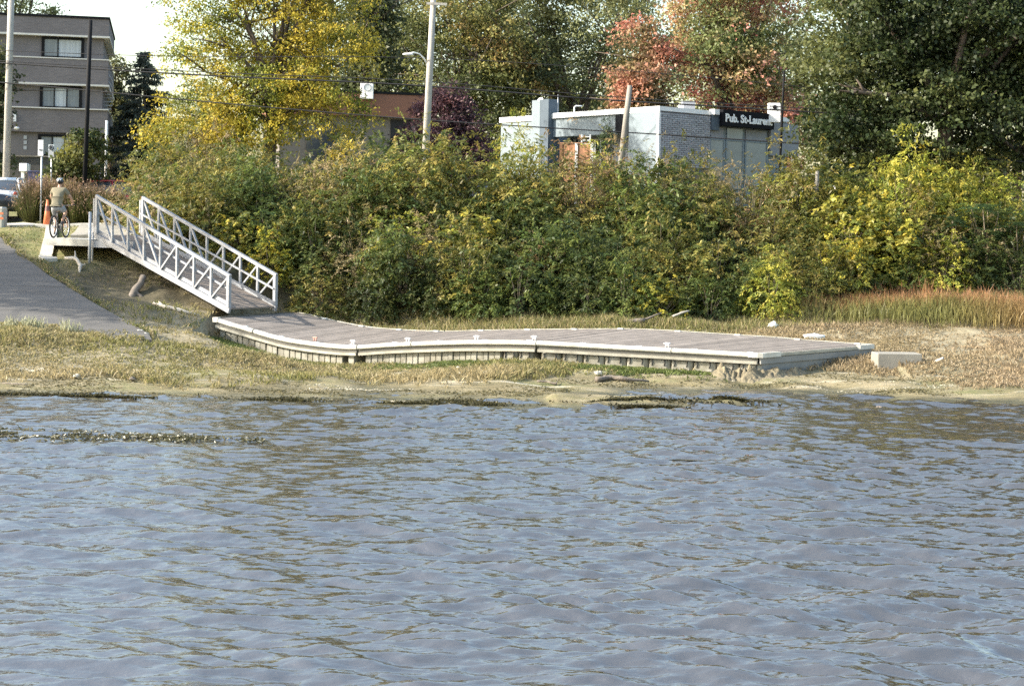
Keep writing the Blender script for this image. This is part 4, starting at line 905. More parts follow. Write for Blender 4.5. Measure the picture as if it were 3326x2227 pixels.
gn = np.repeat(np.clip(.45 + .4 * vnoise(x, y, .8, 4) + gr.normal(0, .25, n), 0, 1), per)[:, None]
rt = np.repeat(np.clip((x - 5) / 4, 0, 1), per)[:, None]
col = np.array([.42, .345, .185]) * (1 - gn) + np.array([.25, .245, .08]) * gn; col = col * (1 - .6 * rt) + np.array([.42, .31, .215]) * .6 * rt
blades('dry_weed', X, Yv, gr.uniform(.06, .19, n * per) * tall, .032, col * gr.uniform(.65, 1.35, (n * per, 1)), .75, 0, 'low dry tan and olive weeds covering the shore around the dock', 'weeds', 1)
# sparse sprigs and bleached scraps on the open mud
n = 9000; x = gr.uniform(-13.5, 15, n); y = np.interp(x, SHX, SHY) + .25 + 2.6 * gr.random(n); keep = gr.random(n) < np.clip(.25 + .45 * vnoise(x * .5, y * 2, 2.2, 41), .02, 1); x, y = x[keep], y[keep]; n = len(x); per = 4
X = np.repeat(x, per) + gr.normal(0, .07, n * per); Yv = np.repeat(y, per) + gr.normal(0, .02, n * per); pl = np.repeat(np.clip(vnoise(x * .5, y * 3, 1.5, 43) > .75, 0, 1), per)[:, None]
blades('shore_litter', X, Yv, gr.uniform(.012, .05, n * per), .045, (np.array([.17, .15, .075]) * (1 - pl) + np.array([.55, .51, .40]) * pl) * gr.uniform(.6, 1.3, (n * per, 1)), 1.3, 0, 'scattered sprigs and bleached scraps on the open mud', 'litter', 21)
# lush green weeds along the front of the dock and behind it
n = 6500; s = gr.uniform(0, 3, n); pn = np.array([tuple(dn(q)) for q in s]); dd = np.abs(gr.normal(0, .55, n)); x = pn[:, 0] - .55 * dd + gr.normal(0, .08, n) + .02; y = pn[:, 1] - .25 - .75 * dd
keep = gr.random(n) < np.clip(np.interp(s, [0, .12, .3, .5, .9, 1.25, 1.5, 2.0, 2.6, 2.75, 3], [.5, 1, .7, .25, .1, .25, .9, 1, .8, .15, 0]) * (.8 + .4 * vnoise(x, y, 2.5, 6)), 0, 1)
x, y = x[keep], y[keep]; n = len(x); per = 7; X = np.repeat(x, per) + gr.normal(0, .05, n * per); Yv = np.repeat(y, per) + gr.normal(0, .05, n * per)
blades('green_weed', X, Yv, gr.uniform(.04, .12, n * per), .030, np.array([.155, .195, .055]) * gr.uniform(.55, 1.6, (n * per, 1)), .8, 0, 'fresh green weeds growing along the front of the dock', 'weeds', 2)
# grass edge under the shrubs
n = 26000; x = gr.uniform(-6.5, 17, n); y = bank_front(x) - .9 + gr.normal(0, .55, n); y = np.where((x > -6.4) & (x < -3), y - .2, y); keep = ~inside_dock(x, y); x, y = x[keep], y[keep]; n = len(x)
gcol = np.where(gr.random((n, 1)) < .55, np.array([[.20, .20, .07]]), np.array([[.33, .27, .14]])) * gr.uniform(.6, 1.3, (n, 1))
blades('rough_grass', x, y, gr.uniform(.10, .36, n), .018, gcol, .5, 0, 'rough yellow green grass fringing the foot of the bank shrubs', 'grass', 3)
# tall reeds on the right, rust tips
n = 17000; x = gr.uniform(8.2, 17.5, n); y = np.interp(x, [8, 12, 17], [45.0, 44.8, 43.4]) + gr.normal(0, .9, n) + 1.1; x, y = x[:n], y[:n]
keep = gr.random(n) < np.clip((x - 8) / 2.6, 0, 1); x, y = x[keep], y[keep]; n = len(x)
f = np.clip((y - 45.2) / 1.2 + gr.normal(0, .25, n), 0, 1)[:, None]; f = np.clip(f + np.clip((x - 12.5) / 4, 0, .6)[:, None], 0, 1); rc = np.array([.22, .215, .07]) * (1 - f) + np.array([.42, .225, .11]) * f
blades('reed_grass', x, y, gr.uniform(.35, .85, n), .022, rc * gr.uniform(.65, 1.35, (n, 1)), .32, 0, 'tall green and rust coloured reed grass at the end of the shore', 'reeds', 4)
# lawn near the platform
n = 14000; x = gr.uniform(-19, -9, n); y = gr.uniform(44, 56.5, n); keep = ~on_ramp(x, y) & ~((x > -14.1) & (x < -11.3) & (y > 45.3) & (y < 51.4)); x, y = x[keep], y[keep]; n = len(x)
lc = np.where(gr.random((n, 1)) < .6, np.array([[.13, .14, .045]]), np.array([[.27, .22, .12]])) * gr.uniform(.6, 1.3, (n, 1))
blades('lawn_grass', x, y, gr.uniform(.03, .10, n), .03, lc, .8, 0, 'short patchy grass around the landing platform and ramp', 'grass', 5)
# dark stranded water weed along the waterline, clods on the spit, drifting mat
n = 15000; x = gr.uniform(-13, 5.4, n); wlY = np.interp(x, [-13, -6, -3, 0, 1.5, 3, 5.4], [31.0, 30.85, 30.6, 30.55, 30.9, 31.5, 31.9]); y = wlY + .10 + np.abs(gr.normal(0, .16, n)) * (1 + .8 * vnoise(x, 0 * x, 2.2, 12))
keep = (gr.random(n) < np.clip(.55 + .6 * vnoise(x, y * .3, 1.8, 13), 0.03, 1)); x, y = x[keep], y[keep]; n = len(x)
blades('stranded_waterweed', x, y, gr.uniform(.02, .07, n), .045, np.array([.060, .055, .024]) * gr.uniform(.45, 1.7, (n, 1)), 1.6, 0, 'dark stranded water weed along the edge of the water', 'water weed', 6, zs=np.maximum(ht(x, y), .005))
n = 2600; x = np.concatenate([gr.normal(2.75, .30, 900), gr.normal(4.7, .32, 500), gr.normal(3.6, .8, 200)]); n = len(x); y = np.concatenate([30.75 + gr.normal(0, .05, 900), 31.95 + gr.normal(0, .07, 500), 31.5 + gr.normal(0, .14, 200)])
blades('waterweed_clump', x, y, gr.uniform(.03, .11, n), .05, np.array([.055, .05, .02]) * gr.uniform(.4, 1.6, (n, 1)), 1.4, 0, 'dark clumps of water weed at the tip of the spit', 'water weed', 7, zs=np.maximum(ht(x, y), .0))
n = 8000; u = gr.random(n) ** .7; ax = np.array([wl(0, 1415, 0).x - 1.6, wl(0, 1415, 0).y]); x = wl(-150, 1410, 0).x + (1 - u) * 5.1 ; y = wl(100, 1412, 0).y + gr.normal(0, .30, n) * (0.35 + .8 * u) - (1 - u) * .1
keep = gr.random(n) < np.clip(.5 + .5 * vnoise(x, y * 3, 3, 5), .02, 1); x, y = x[keep], y[keep]; n = len(x)
wc = np.where(gr.random((n, 1)) < .06, np.array([[.6, .58, .5]]), np.array([[.085, .08, .042]])) * gr.uniform(.5, 1.5, (n, 1))
blades('floating_waterweed', x, y, gr.uniform(.02, .06, n), .05, wc, 1.8, .0, 'floating mat of dark water weed on the river', 'water weed', 8, zs=np.full(n, .012))
# tufts by the ramp foot
n = 260; cx_ = gr.choice([PX(25, 37.6, 1040), PX(85, 37.7, 1040), PX(120, 37.6), PX(215, 37.7), PX(245, 37.6)], n); x = cx_ + gr.normal(0, .09, n); y = 37.9 + gr.normal(0, .1, n)
blades('pale_weed', x, y, gr.uniform(.1, .42, n), .03, np.array([.34, .34, .22]) * gr.uniform(.6, 1.3, (n, 1)), .6, 0, 'pale grey green weeds sprouting at the foot of the ramp', 'weeds', 9)

n = 2600; y = gr.uniform(38.0, 49, n); x = np.interp(y, [e[1] for e in EDGE], [e[0] for e in EDGE]) + np.abs(gr.normal(0, .16, n)) - .06 + .12 * vnoise(y, 0 * y, 2.5, 71)
blades('edge_grass', x, y, gr.uniform(.05, .17, n), .03, np.where(gr.random((n, 1)) < .5, np.array([[.15, .16, .05]]), np.array([[.30, .25, .14]])) * gr.uniform(.6, 1.3, (n, 1)), .7, 0.06, 'ragged grass creeping over the edge of the boat ramp', 'grass', 22)
# ornamental plume grasses beside the pavement
for i, px in enumerate([102, 150, 196, 240, 285, 330, 372]):
    r = np.random.default_rng(600 + i); Y = 52.6 + r.uniform(-.3, .4); x0 = PX(px, Y); t = thing('plume_grass', 'russet plumed ornamental grass clump beside the pavement', 'grass', (x0, Y, hz(x0, Y)), 0, 'clumps of plume grass by the pavement')
    n = 900; a = r.uniform(0, 6.28, n); rr = r.random(n) ** .6; b = np.stack([np.cos(a) * rr * .22, np.sin(a) * rr * .22, 0 * a], 1); h = r.uniform(.7, 1.75, n) * (1 - .25 * rr) * (1.05 if px < 260 else .9)
    tip = b + np.stack([np.cos(a) * rr * .62, np.sin(a) * rr * .62, h], 1); wv = np.stack([-np.sin(a), np.cos(a), 0 * a], 1) * .013; mid = b * .4 + tip * .6 + np.array([0, 0, .12]) * h[:, None]
    V = np.stack([b, mid - wv, tip, mid + wv], 1); f = np.clip((h - 1.0) / .6, 0, 1)[:, None]
    quads_mesh('blades', V, (np.array([.11, .12, .04]) * (1 - f) + np.array([.20, .135, .075]) * f) * r.uniform(.6, 1.4, (n, 1)), M_LEAF, t)
    k = 700; j = r.integers(0, n, k); c0 = tip[j] + r.normal(size=(k, 3)) * .07; quads_mesh('plumes', leaves(r, c0, unit(r.normal(size=(k, 3))), .10, .25), np.array([.28, .19, .125]) * r.uniform(.6, 1.4, (k, 1)), M_LEAF, t)

# ------------------------------------------------------------------ poles, lamp, wires, signs
def pole(name, label, px0, py0, px1, py1, Y, r0, r1, m, cat='pole'):
    a, b = P(px1, py1, Y), P(px0, py0, Y); b0 = a.copy(); b0.z = min(a.z, hz(a.x, a.y)) - .1
    t = thing(name, label, cat, b0); d = (b - a).normalized(); base = a - d * ((a.z - b0.z) / max(.2, d.z))
    MB().tube([base, a.lerp(b, .5), b], [r1, (r0 + r1) / 2, r0], 14).build('shaft', m, t, world=True); return t, a, b
pole('utility_pole', 'tall weathered wooden pole in front of the apartment block', 38, -60, 22, 508, 60, .115, .145, M_POLE)
pole('steel_post', 'tall plain black steel post beside the round ornamental tree', 294, 66, 276, 572, 57, .075, .085, M_BLACK)
t, a, b = pole('utility_pole', 'tall pale wooden pole carrying a cobra head street lamp', 1411, -70, 1382, 505, 57, .10, .15, M_POLE)
MB().bar(P(1385, 12, 56.8), P(1452, 15, 56.8), .09, .09).build('crossarm', M_POLE, t, world=True)
MB().tube([P(1389, 213, 57), P(1377, 190, 56.9), P(1362, 176, 56.8), P(1345, 171, 56.7), P(1331, 174, 56.6)], .028, 8).build('lamp_arm', M_WHITE, t, world=True)
mb = MB(); mb.ellipsoid(P(1325, 177, 56.55), (.20, .09, .055), 14, 9); mb.build('lamp_head', M_WHITE, t, world=True)
pole('utility_pole', 'short leaning weathered wood pole in front of the pub', 2046, 278, 2022, 490, 56, .09, .13, M_POLED)
pole('steel_post', 'black steel post at the far end of the pub', 2547, 232, 2538, 430, 58, .04, .05, M_BLACK)
pole('lamp_post', 'thin white lamp post close behind the tall wooden pole', 24, 225, 20, 508, 61, .05, .06, M_WHITE)
pole('steel_post', 'slim white post in front of the spruce', 347, 392, 344, 520, 60, .05, .05, M_WHITE)
pole('wooden_post', 'grey wooden post standing among the bank shrubs', 2655, 556, 2652, 640, 52.6, .06, .07, M_POLED)
def wire(name, label, pts, rad, Y0, Y1, sag=0):
    q = []; m = len(pts) - 1; xs_ = [p[0] for p in pts]
    for px in np.linspace(xs_[0], xs_[-1], 60): q.append(P(px, float(np.interp(px, xs_, [p[1] for p in pts])), Y0 + (Y1 - Y0) * (px - xs_[0]) / (xs_[-1] - xs_[0])))
    k = 5; sm = []
    for i in range(len(q)):
        a, b = max(0, i - k), min(len(q), i + k + 1); e = min(i - a, b - 1 - i); sm.append(sum((q[j] for j in range(i - e, i + e + 1)), Vector()) / (2 * e + 1))
    mb = MB(); mb.tube(sm, rad, 5); o = mb.build('overhead_wire', M_CABLE); return tag(o, label, 'wire')
wire('overhead_wire', 'thick overhead cable crossing both tall wooden poles and the pub front', [(-200, 190), (40, 207), (300, 225), (560, 240), (1000, 262), (1392, 274), (1800, 316), (2180, 338), (2420, 350), (2700, 368), (3500, 420)], .030, 60, 56.6)
wire('overhead_wire', 'thin wire running just above the thick overhead cable', [(-200, 183), (40, 201), (300, 218), (560, 229), (1000, 250), (1392, 258), (1800, 303), (2180, 328), (2700, 356), (3500, 410)], .017, 60, 56.6)
wire('overhead_wire', 'topmost thin wire passing in front of the upper apartment window', [(-200, 155), (40, 166), (300, 178), (560, 186), (1000, 184), (1393, 184), (2000, 225), (2700, 290), (3500, 380)], .013, 60, 56.6)
wire('overhead_wire', 'cable sagging across the middle apartment windows', [(-200, 255), (40, 268), (300, 295), (560, 322), (1000, 360), (1390, 392), (1650, 408), (2035, 430), (2300, 446), (2700, 474), (3500, 540)], .024, 60, 56)
# signs
def signpost(label, px, py0, py1, Y, plates, tilt=0):
    base = P(px, py1, Y); g = hz(base.x, base.y); t = thing('sign_post', label, 'sign', (base.x, Y, g)); MB().tube([(0, 0, -.1), (0.0, 0, P(px, py0, Y).z - g)], .03, 8).build('post', M_SIGNG, t)
    for x0, y0, x1, y1, m in plates:
        a, b = P(x0, y1, Y - .05), P(x1, y0, Y - .05); o = MB().box(a.x, b.x, Y - .06, Y - .04, a.z, b.z).build('plate', m, t, world=True)
    return t
t = signpost('narrow white sign plate on a tall post among the plume grasses', 132, 460, 715, 52.0, [(123, 455, 141, 506, M_SIGNW)])
a, b = P(126, 486, 51.93), P(138, 489, 51.93); MB().box(a.x, b.x, 51.925, 51.935, b.z, a.z).build('dark_dash', M_BLACK, t, world=True)
M_SIGNB = mat('sign_pale', (0.50, 0.54, 0.56), .5, .05, 3); M_RED = mat('sign_red', (0.32, 0.22, 0.22), .5, .1, 3)
t = signpost('no parking sign with a ringed letter P on a thin post', 166, 472, 600, 57.5, [(157, 470, 176, 490, M_SIGNB), (157, 492, 176, 512, M_SIGNG)])
c = P(166.5, 480, 57.42); MB().torus(c, (0, 1, 0), .085, .012, 20, 6).build('ring', M_BLACK, t, world=True)
MB().bar(c + Vector((-.055, 0, .055)), c + Vector((.055, 0, -.055)), .012, .02, up=(0, 1, 0)).build('slash', M_BLACK, t, world=True)
def text_obj(body, size, m, parent, loc, rot, name='lettering', ext=.01, off=0.0, sx=1.0):
    cu = bpy.data.curves.new(name, 'FONT'); cu.body = body; cu.size = size; cu.extrude = ext; cu.offset = off; cu.resolution_u = 3; o = bpy.data.objects.new(name, cu); C.objects.link(o)
    me = bpy.data.meshes.new_from_object(o.evaluated_get(bpy.context.evaluated_depsgraph_get())); bpy.data.objects.remove(o); me.materials.clear(); me.materials.append(m)
    q = bpy.data.objects.new(name, me); C.objects.link(q); q.parent = parent; q.location = loc; q.rotation_euler = rot; q.scale = (sx, 1, 1); return q
text_obj('P', .15, M_BLACK, t, Vector((c.x - .05, 57.42, c.z - .055)) - Vector(t.location), (math.pi / 2, 0, 0), off=.004)
# traffic cone
cb = on(153, 51.0); cb = P(153, 730, 51.0); g = hz(cb.x, 51.0); t = thing('traffic_cone', 'tall faded orange traffic cone beside the plume grass', 'cone', (cb.x, 51.0, g))
MB().box(-.19, .19, -.19, .19, -.01, .05).build('base', M_ORANGE, t, bevel=.012); mb = MB(); mb.tube([(0, 0, .05), (0, 0, .5), (0, 0, .92)], [.135, .085, .035], 18); mb.build('cone', M_ORANGE, t)
M_CONEB = mat('scuffed_band', (0.20, .10, .085), .7, .4, 14); mb = MB(); mb.tube([(0, 0, .55), (0, 0, .72)], [.0822, .0622], 18, cap=False); mb.build('band', M_CONEB, t)
# white cabinet on a post, blue bins
b = P(80, 590, 66); g = hz(b.x, 66); t = thing('meter_cabinet', 'white meter cabinet on a white post before the retaining wall', 'cabinet', (b.x, 66, g)); z1 = P(80, 531, 66).z - g; z0 = P(80, 557, 66).z - g
MB().box(-.20, .13, -.14, .14, z0, z1).build('cabinet', M_SIGNW, t, bevel=.01); MB().box(.131, .20, -.10, .12, z0 + .02, z1 - .03).build('side_box', M_SIGNB, t); MB().box(-.14, -.02, -.06, .06, -.1, z0).build('post', M_SIGNW, t)
M_BLUE = mat('blue_plastic', (0.035, 0.04, 0.10), .5, .2, 4)
for i, (px, w_) in enumerate([(118, .5), (215, .45)]):
    b = P(px, 600, 64); g = hz(b.x, 64); t = thing('recycling_bin', ['dark blue bin next to the white meter cabinet', 'dark blue bin beneath the round ornamental tree'][i], 'bin', (b.x, 64, g)); h = P(px, [556, 566][i], 64).z - g
    MB().hexa([(-w_ * .42, -.3, 0), (w_ * .42, -.3, 0), (w_ * .42, .3, 0), (-w_ * .42, .3, 0)], [(-w_ * .5, -.36, h - .06), (w_ * .5, -.36, h - .06), (w_ * .5, .36, h - .06), (-w_ * .5, .36, h - .06)]).build('body', M_BLUE, t)
    MB().box(-w_ * .53, w_ * .53, -.39, .38, h - .055, h).build('lid', M_BLUE, t, bevel=.015)
# barrier block at the left edge
b = P(4, 745, 50.5); g = hz(b.x, 50.5); t = thing('barrier_block', 'pale concrete barrier block with two faded orange stripes', 'barrier', (b.x - .2, 50.5, g)); h = P(4, 672, 50.5).z - g
MB().box(-.6, .33, -.22, .22, -.1, h).build('block', M_CONCW, t, bevel=.05)
for q in (.62, .38): MB().box(-.59, .334, -.224, -.2195, h * q, h * q + .07).build('stripe', M_ORANGE, t)

# ------------------------------------------------------------------ retaining wall
M_BRICKW = mat('grey_block_wall', (0.115, 0.112, 0.108), .95, .22, 1.5, bump=.15)
a, b = P(-250, 508, 72), P(285, 510, 72.5); zt = P(100, 509, 72).z; t = thing('retaining_wall', 'dark grey retaining wall with a round vent in front of the apartment block', 'wall', (-22, 72, hz(-22, 72)))
MB().bar((a.x, 72, (zt + 4.4) / 2), (b.x, 72.6, (zt + 4.4) / 2), .3, zt - 4.4).build('wall', M_BRICKW, t, world=True); MB().bar((a.x, 71.97, zt + .03), (b.x, 72.57, zt + .03), .38, .06).build('coping', M_CONC, t, world=True)
c = P(30, 531, 71.75); MB().disc(c, (0, 1, 0), .11, .12, 16).build('vent', M_BLACK, t, world=True)
for px in (8, 16): a = P(px, 503, 71.6); MB().box(a.x - .06, a.x + .06, 71.5, 71.62, 4.4, a.z).build('post', M_CONC, t, world=True)

# ------------------------------------------------------------------ apartment block
def brick_mat(name, c1, c2, mortar, sx, sy, rot=0):
    m = bpy.data.materials.new(name); m.use_nodes = True; n = m.node_tree; b = n.nodes['Principled BSDF']; b.inputs['Roughness'].default_value = .92
    tc = n.nodes.new('ShaderNodeTexCoord'); sp = n.nodes.new('ShaderNodeSeparateXYZ'); n.links.new(tc.outputs['Object'], sp.inputs[0]); ad = n.nodes.new('ShaderNodeMath'); n.links.new(sp.outputs[0], ad.inputs[0]); n.links.new(sp.outputs[1], ad.inputs[1])
    cb_ = n.nodes.new('ShaderNodeCombineXYZ'); n.links.new(ad.outputs[0], cb_.inputs[0]); n.links.new(sp.outputs[2], cb_.inputs[1])
    br = n.nodes.new('ShaderNodeTexBrick'); br.inputs['Scale'].default_value = 1; br.inputs['Brick Width'].default_value = sx; br.inputs['Row Height'].default_value = sy; br.inputs['Mortar Size'].default_value = .008
    br.inputs['Color1'].default_value = (*c1, 1); br.inputs['Color2'].default_value = (*c2, 1); br.inputs['Mortar'].default_value = (*mortar, 1); n.links.new(cb_.outputs[0], br.inputs[0])
    nz = n.nodes.new('ShaderNodeTexNoise'); nz.inputs['Scale'].default_value = .7; nz.inputs['Detail'].default_value = 5; n.links.new(tc.outputs['Object'], nz.inputs[0]); mr = n.nodes.new('ShaderNodeMapRange'); mr.inputs['To Min'].default_value = .72; mr.inputs['To Max'].default_value = 1.25; n.links.new(nz.outputs[0], mr.inputs[0])
    vm = n.nodes.new('ShaderNodeVectorMath'); vm.operation = 'SCALE'; n.links.new(br.outputs[0], vm.inputs[0]); n.links.new(mr.outputs[0], vm.inputs['Scale']); n.links.new(vm.outputs[0], b.inputs['Base Color']); return m
M_APT = brick_mat('apartment_brick', (0.165, 0.148, 0.148), (0.13, 0.118, 0.12), (0.19, 0.175, 0.175), .22, .075)
M_APT2 = mat('apartment_render', (0.155, 0.142, 0.142), .9, .12, 1.2)
AC = P(337, 60, 80); dirA = Vector((.975, .222, 0)); yaw = math.atan2(dirA.y, dirA.x)
apt = thing('apartment_block', 'three storey grey brown brick apartment block with pale sill bands', 'building', (AC.x, 80, hz(AC.x, 80)), yaw); gz = apt.location.z
def zpy(py, px=200, Y=79): return P(px, py, Y).z - gz
W0 = -16.0
# local frame: x along the facade (corner at 0, running to -16), y inward, z up
def band(z0, z1, name, m, proud=.30, xr=.28, par=apt): return MB().box(W0, xr, -proud, 9, z0, z1).build(name, m, par)
zT, z1a = zpy(47, 150), zpy(111, 200); z1b, z1c = zpy(190, 200), zpy(270, 200); z2b, z2c = zpy(350, 200), zpy(430, 200)
MB().box(W0, 0, 0, 9, -1, zT - .3).build('wall', M_APT2, apt)
band(z1a, zT - .12, 'brick_band', M_APT); band(z1c, z1b, 'brick_band', M_APT); band(z2c, z2b - .05, 'brick_band', M_APT, .22)
M_SILL = mat('pale_sill', (0.60, 0.58, 0.53), .8, .1, 2)
for z in (z1a, z1c): MB().box(W0, .34, -.36, 9, z - .09, z).build('sill', M_SILL, apt)
for z in (z1b, z2b - .05): MB().box(W0, .32, -.34, 9, z + .001, z + .06).build('sill', M_SILL, apt)
MB().box(W0, .33, -.36, 9.05, zT - .12, zT).build('roof_edge', M_BLACK, apt)
MB().box(-3.4, -2.9, 1.5, 2.2, zT, zT + .25).build('roof_vent', M_SILL, apt)
def lx(px, Y=80):     # local x on the facade for a photo column
    k = (px - CX + sR * -500) / FPX; # X = k*Y along X=AC.x+dirA.x*t, Y=80+dirA.y*t
    return (k * 80 - AC.x) / (dirA.x - k * dirA.y)
wins = [(134, 272, z1a - .12, zpy(186, 200)), (131, 268, z1c - .12, zpy(350, 200)), (128, 262, z2c - .10, zpy(507, 200))]
for wi, (pa, pb, zt_, zb) in enumerate(wins):
    x0, x1 = lx(pa), lx(pb); wn = MB()
    for (a, b, c, d) in ((x0, x1, zt_ - .11, zt_), (x0, x1, zb, zb + .09), (x0, x0 + .13, zb + .09, zt_ - .11), (x1 - .13, x1, zb + .09, zt_ - .11)): wn.box(a, b, -.10, .0, c, d)
    wn = wn.build('window', M_BLACK, apt); n = 2 if wi == 0 else 3
    cuts = [x0 + .13 + (x1 - x0 - .26) * f for f in ((0, .37, 1) if wi == 0 else (0, .32, .66, 1))]
    for i in range(len(cuts) - 1):
        MB().box(cuts[i] + .02, cuts[i + 1] - .02, -.035, -.02, zb + .09, zt_ - .11).build('pane', M_CURT if (wi, i) in ((0, 1), (1, 1), (2, 1)) else mat('glass_curtained', (0.17, 0.19, 0.20), .25, .25, 3, stretch=(6, 6, .3), spec=.6), wn)
        if i: MB().box(cuts[i] - .03, cuts[i] + .03, -.07, -.012, zb + .09, zt_ - .11).build('mullion', M_BLACK, wn)
for q in (0, .28, .56): MB().box(lx(86) - .08, lx(86) + .08, -.03, -.004, zpy(452 + q * 60, 86), zpy(440 + q * 60, 86)).build('house_number', M_SIGNG, apt)
MB().box(lx(48), lx(57), -.36, -.222, zpy(396, 50), zpy(371, 50)).build('meter_box', M_SIGNW, apt)
mb = MB(); cc = Vector((lx(60), -.45, zpy(418, 60))); mb.ellipsoid(cc, (.14, .12, .09), 10, 7); mb.build('flood_lamp', M_SIGNW, apt)
# curved outside stair on the side wall
st = thing('spiral_stair', 'grey curved metal stair clinging to the side of the apartment block', 'stair', P(340, 430, 80.5)); mb = MB(); c0 = P(322, 330, 81)
for i in range(9):
    a = -1.2 + i * .28; r1 = .7; q = c0 + Vector((math.cos(a) * r1, math.sin(a) * r1 * .4, .75 - i * .19)); mb.bar(c0 + Vector((0, 0, q.z - c0.z)), q, .2, .04)
mb.build('treads', M_SIGNG, st, world=True)
for h in (.25, .6, .95):
    MB().tube([c0 + Vector((math.cos(-1.2 + i * .28) * .72, math.sin(-1.2 + i * .28) * .3, .75 - i * .19 + h)) for i in range(9)], .022, 6).build('handrail', M_SIGNG, st, world=True)
MB().tube([c0 + Vector((0, 0, -2.6)), c0 + Vector((0, 0, 1.5))], .05, 8).build('column', M_SIGNG, st, world=True)

# ------------------------------------------------------------------ pub
M_PUB = mat('pale_blue_stucco', (0.20, 0.24, 0.262), .9, .06, 1.5); M_PUBG = mat('grey_stucco', (0.25, 0.26, 0.28), .9, .08, 1.5); M_TRIM = mat('white_trim', (0.80, 0.80, 0.78), .7, .05, 2)
M_PBRK = mat('grey_painted_brick', (0.34, 0.345, 0.36), .9, .12, 5, perobj=.16, bump=.2); M_MORT = mat('grey_mortar', (0.13, 0.13, 0.14), .95, .1, 4)
M_SIGNK = mat('black_sign_board', (0.006, 0.007, 0.010), .8, .1, 3, spec=.15); M_TEAL = mat('dark_slate_pillar', (0.075, 0.10, 0.125), .8, .12, 2)
PC = P(2140, 345, 62); dl_ = Vector((-.64, .768, 0)).normalized(); dr_ = Vector((.768, .64, 0)); gz = hz(PC.x, 64) - .1; H = PC.z - gz
pub = thing('pub_building', 'low flat roofed pub with a pale blue side, grey brick front and black sign', 'building', (PC.x, 62, gz), math.atan2(dr_.y, dr_.x))
# local: x along the right (brick) front, y along the left (stucco) side going back, z up
def ty(px, py=400):   # local y along the left side for a photo column
    k = (px - CX + sR * (py - YH)) / FPX; return (k * 62 - PC.x) / (dl_.x - k * dl_.y)
def tx(px, py=400):
    k = (px - CX + sR * (py - YH)) / FPX; return (k * 62 - PC.x) / (dr_.x - k * dr_.y)
yF, yP, yW, yE = ty(2045), ty(2018), ty(1795), ty(1668); xB, xS0, xS1, xE = tx(2305), tx(2330), tx(2496), tx(2560)
# main walls
MB().box(0.05, xE, .05, yF, -.5, H - .22).build('front_wall', M_PUB, pub)                       # corner block
MB().box(.9, xE, yF, yW, -.5, H - .9).build('recessed_wall', M_PUBG, pub)                       # recessed side wall
MB().box(0.05, xE - .5, yF + .004, yW, H - 1.02, H - .22).build('fascia', M_PUB, pub)
MB().box(-.06, .0, -.1, yW - .002, H - .22, H).build('parapet', M_TRIM, pub); MB().box(.0, xE, -.06, .05, H - .18, H).build('parapet', M_TRIM, pub)
MB().box(.0, xE, .05, yW, H - .215, H - .05).build('roof', M_TRIM, pub)
MB().box(-.05, .0, .06, yF - .01, -.5, H - .224).build('side_panel', M_PUB, pub)
MB().box(-.06, .05, -.075, .047, -.5, H - .224).build('corner_quoin', M_TRIM, pub)
MB().box(-.012, .049, yF + .02, yP + .35, H - 1.0, H - .26).build('dark_slot', M_SIGNK, pub)
# pillar and white wing
MB().box(-.25, .35, yW + .004, yW + .55, -.5, H + .62).build('pillar', M_TEAL, pub); MB().box(-.26, .30, yW + .552, yW + 1.1, -.5, H + .60).build('pillar_side', M_PUB, pub)
MB().box(.1, 4, yW + 1.104, yE + 1.0, -.5, H - .25).build('wing_wall', M_PUB, pub); MB().box(.04, 4.05, yW + 1.106, yE + 1.06, H - .249, H - .02).build('wing_parapet', M_TRIM, pub)
# side windows and door in the recess
for a, b, tr in [(1806, 1818, 0), (1824, 1834, 0), (1838, 1846, 0), (1890, 1904, 1), (2000, 2010, 0)]:
    y0, y1 = sorted((ty(a), ty(b))); fr = MB().box(.84, .895, y0, y1, .3 if tr == 0 else -.3, H - 1.12).build('window', M_GLASS if tr == 0 else M_SIGNK, pub)
    for yy in (y0 - .07, y1): MB().box(.82, .9, yy + .002, yy + .068, .2, H - 1.1).build('jamb', M_TRIM, fr)
# bricks of the corner front, one by one
bw, bh = (xB - .05) / 10.5, .083; me_b = None; row = 0; z = H - .24 - bh
MB().box(.051, xB, -.02, .049, -.5, H - .182).build('brick_backing', M_MORT, pub)
while z > H - .24 - 27 * bh:
    x = .056 - (bw * .5 if row % 2 else 0) ; rr = random.Random(row)
    while x < xB - .05:
        x0 = max(x, .056); x1 = min(x + bw * rr.uniform(.9, 1.0) - .016, xB)
        if x1 - x0 > .06:
            if me_b is None:
                o = MB().box(0, 1, -.028, 0, 0, 1).build('brick', M_PBRK, pub); me_b = o.data
            else: o = bpy.data.objects.new('brick', me_b); C.objects.link(o); o.parent = pub
            o.location = (x0, -.022 + rr.uniform(-.008, .004), z + rr.uniform(0, .004)); o.scale = (x1 - x0, 1, bh - .014)
        x += bw
    z -= bh; row += 1
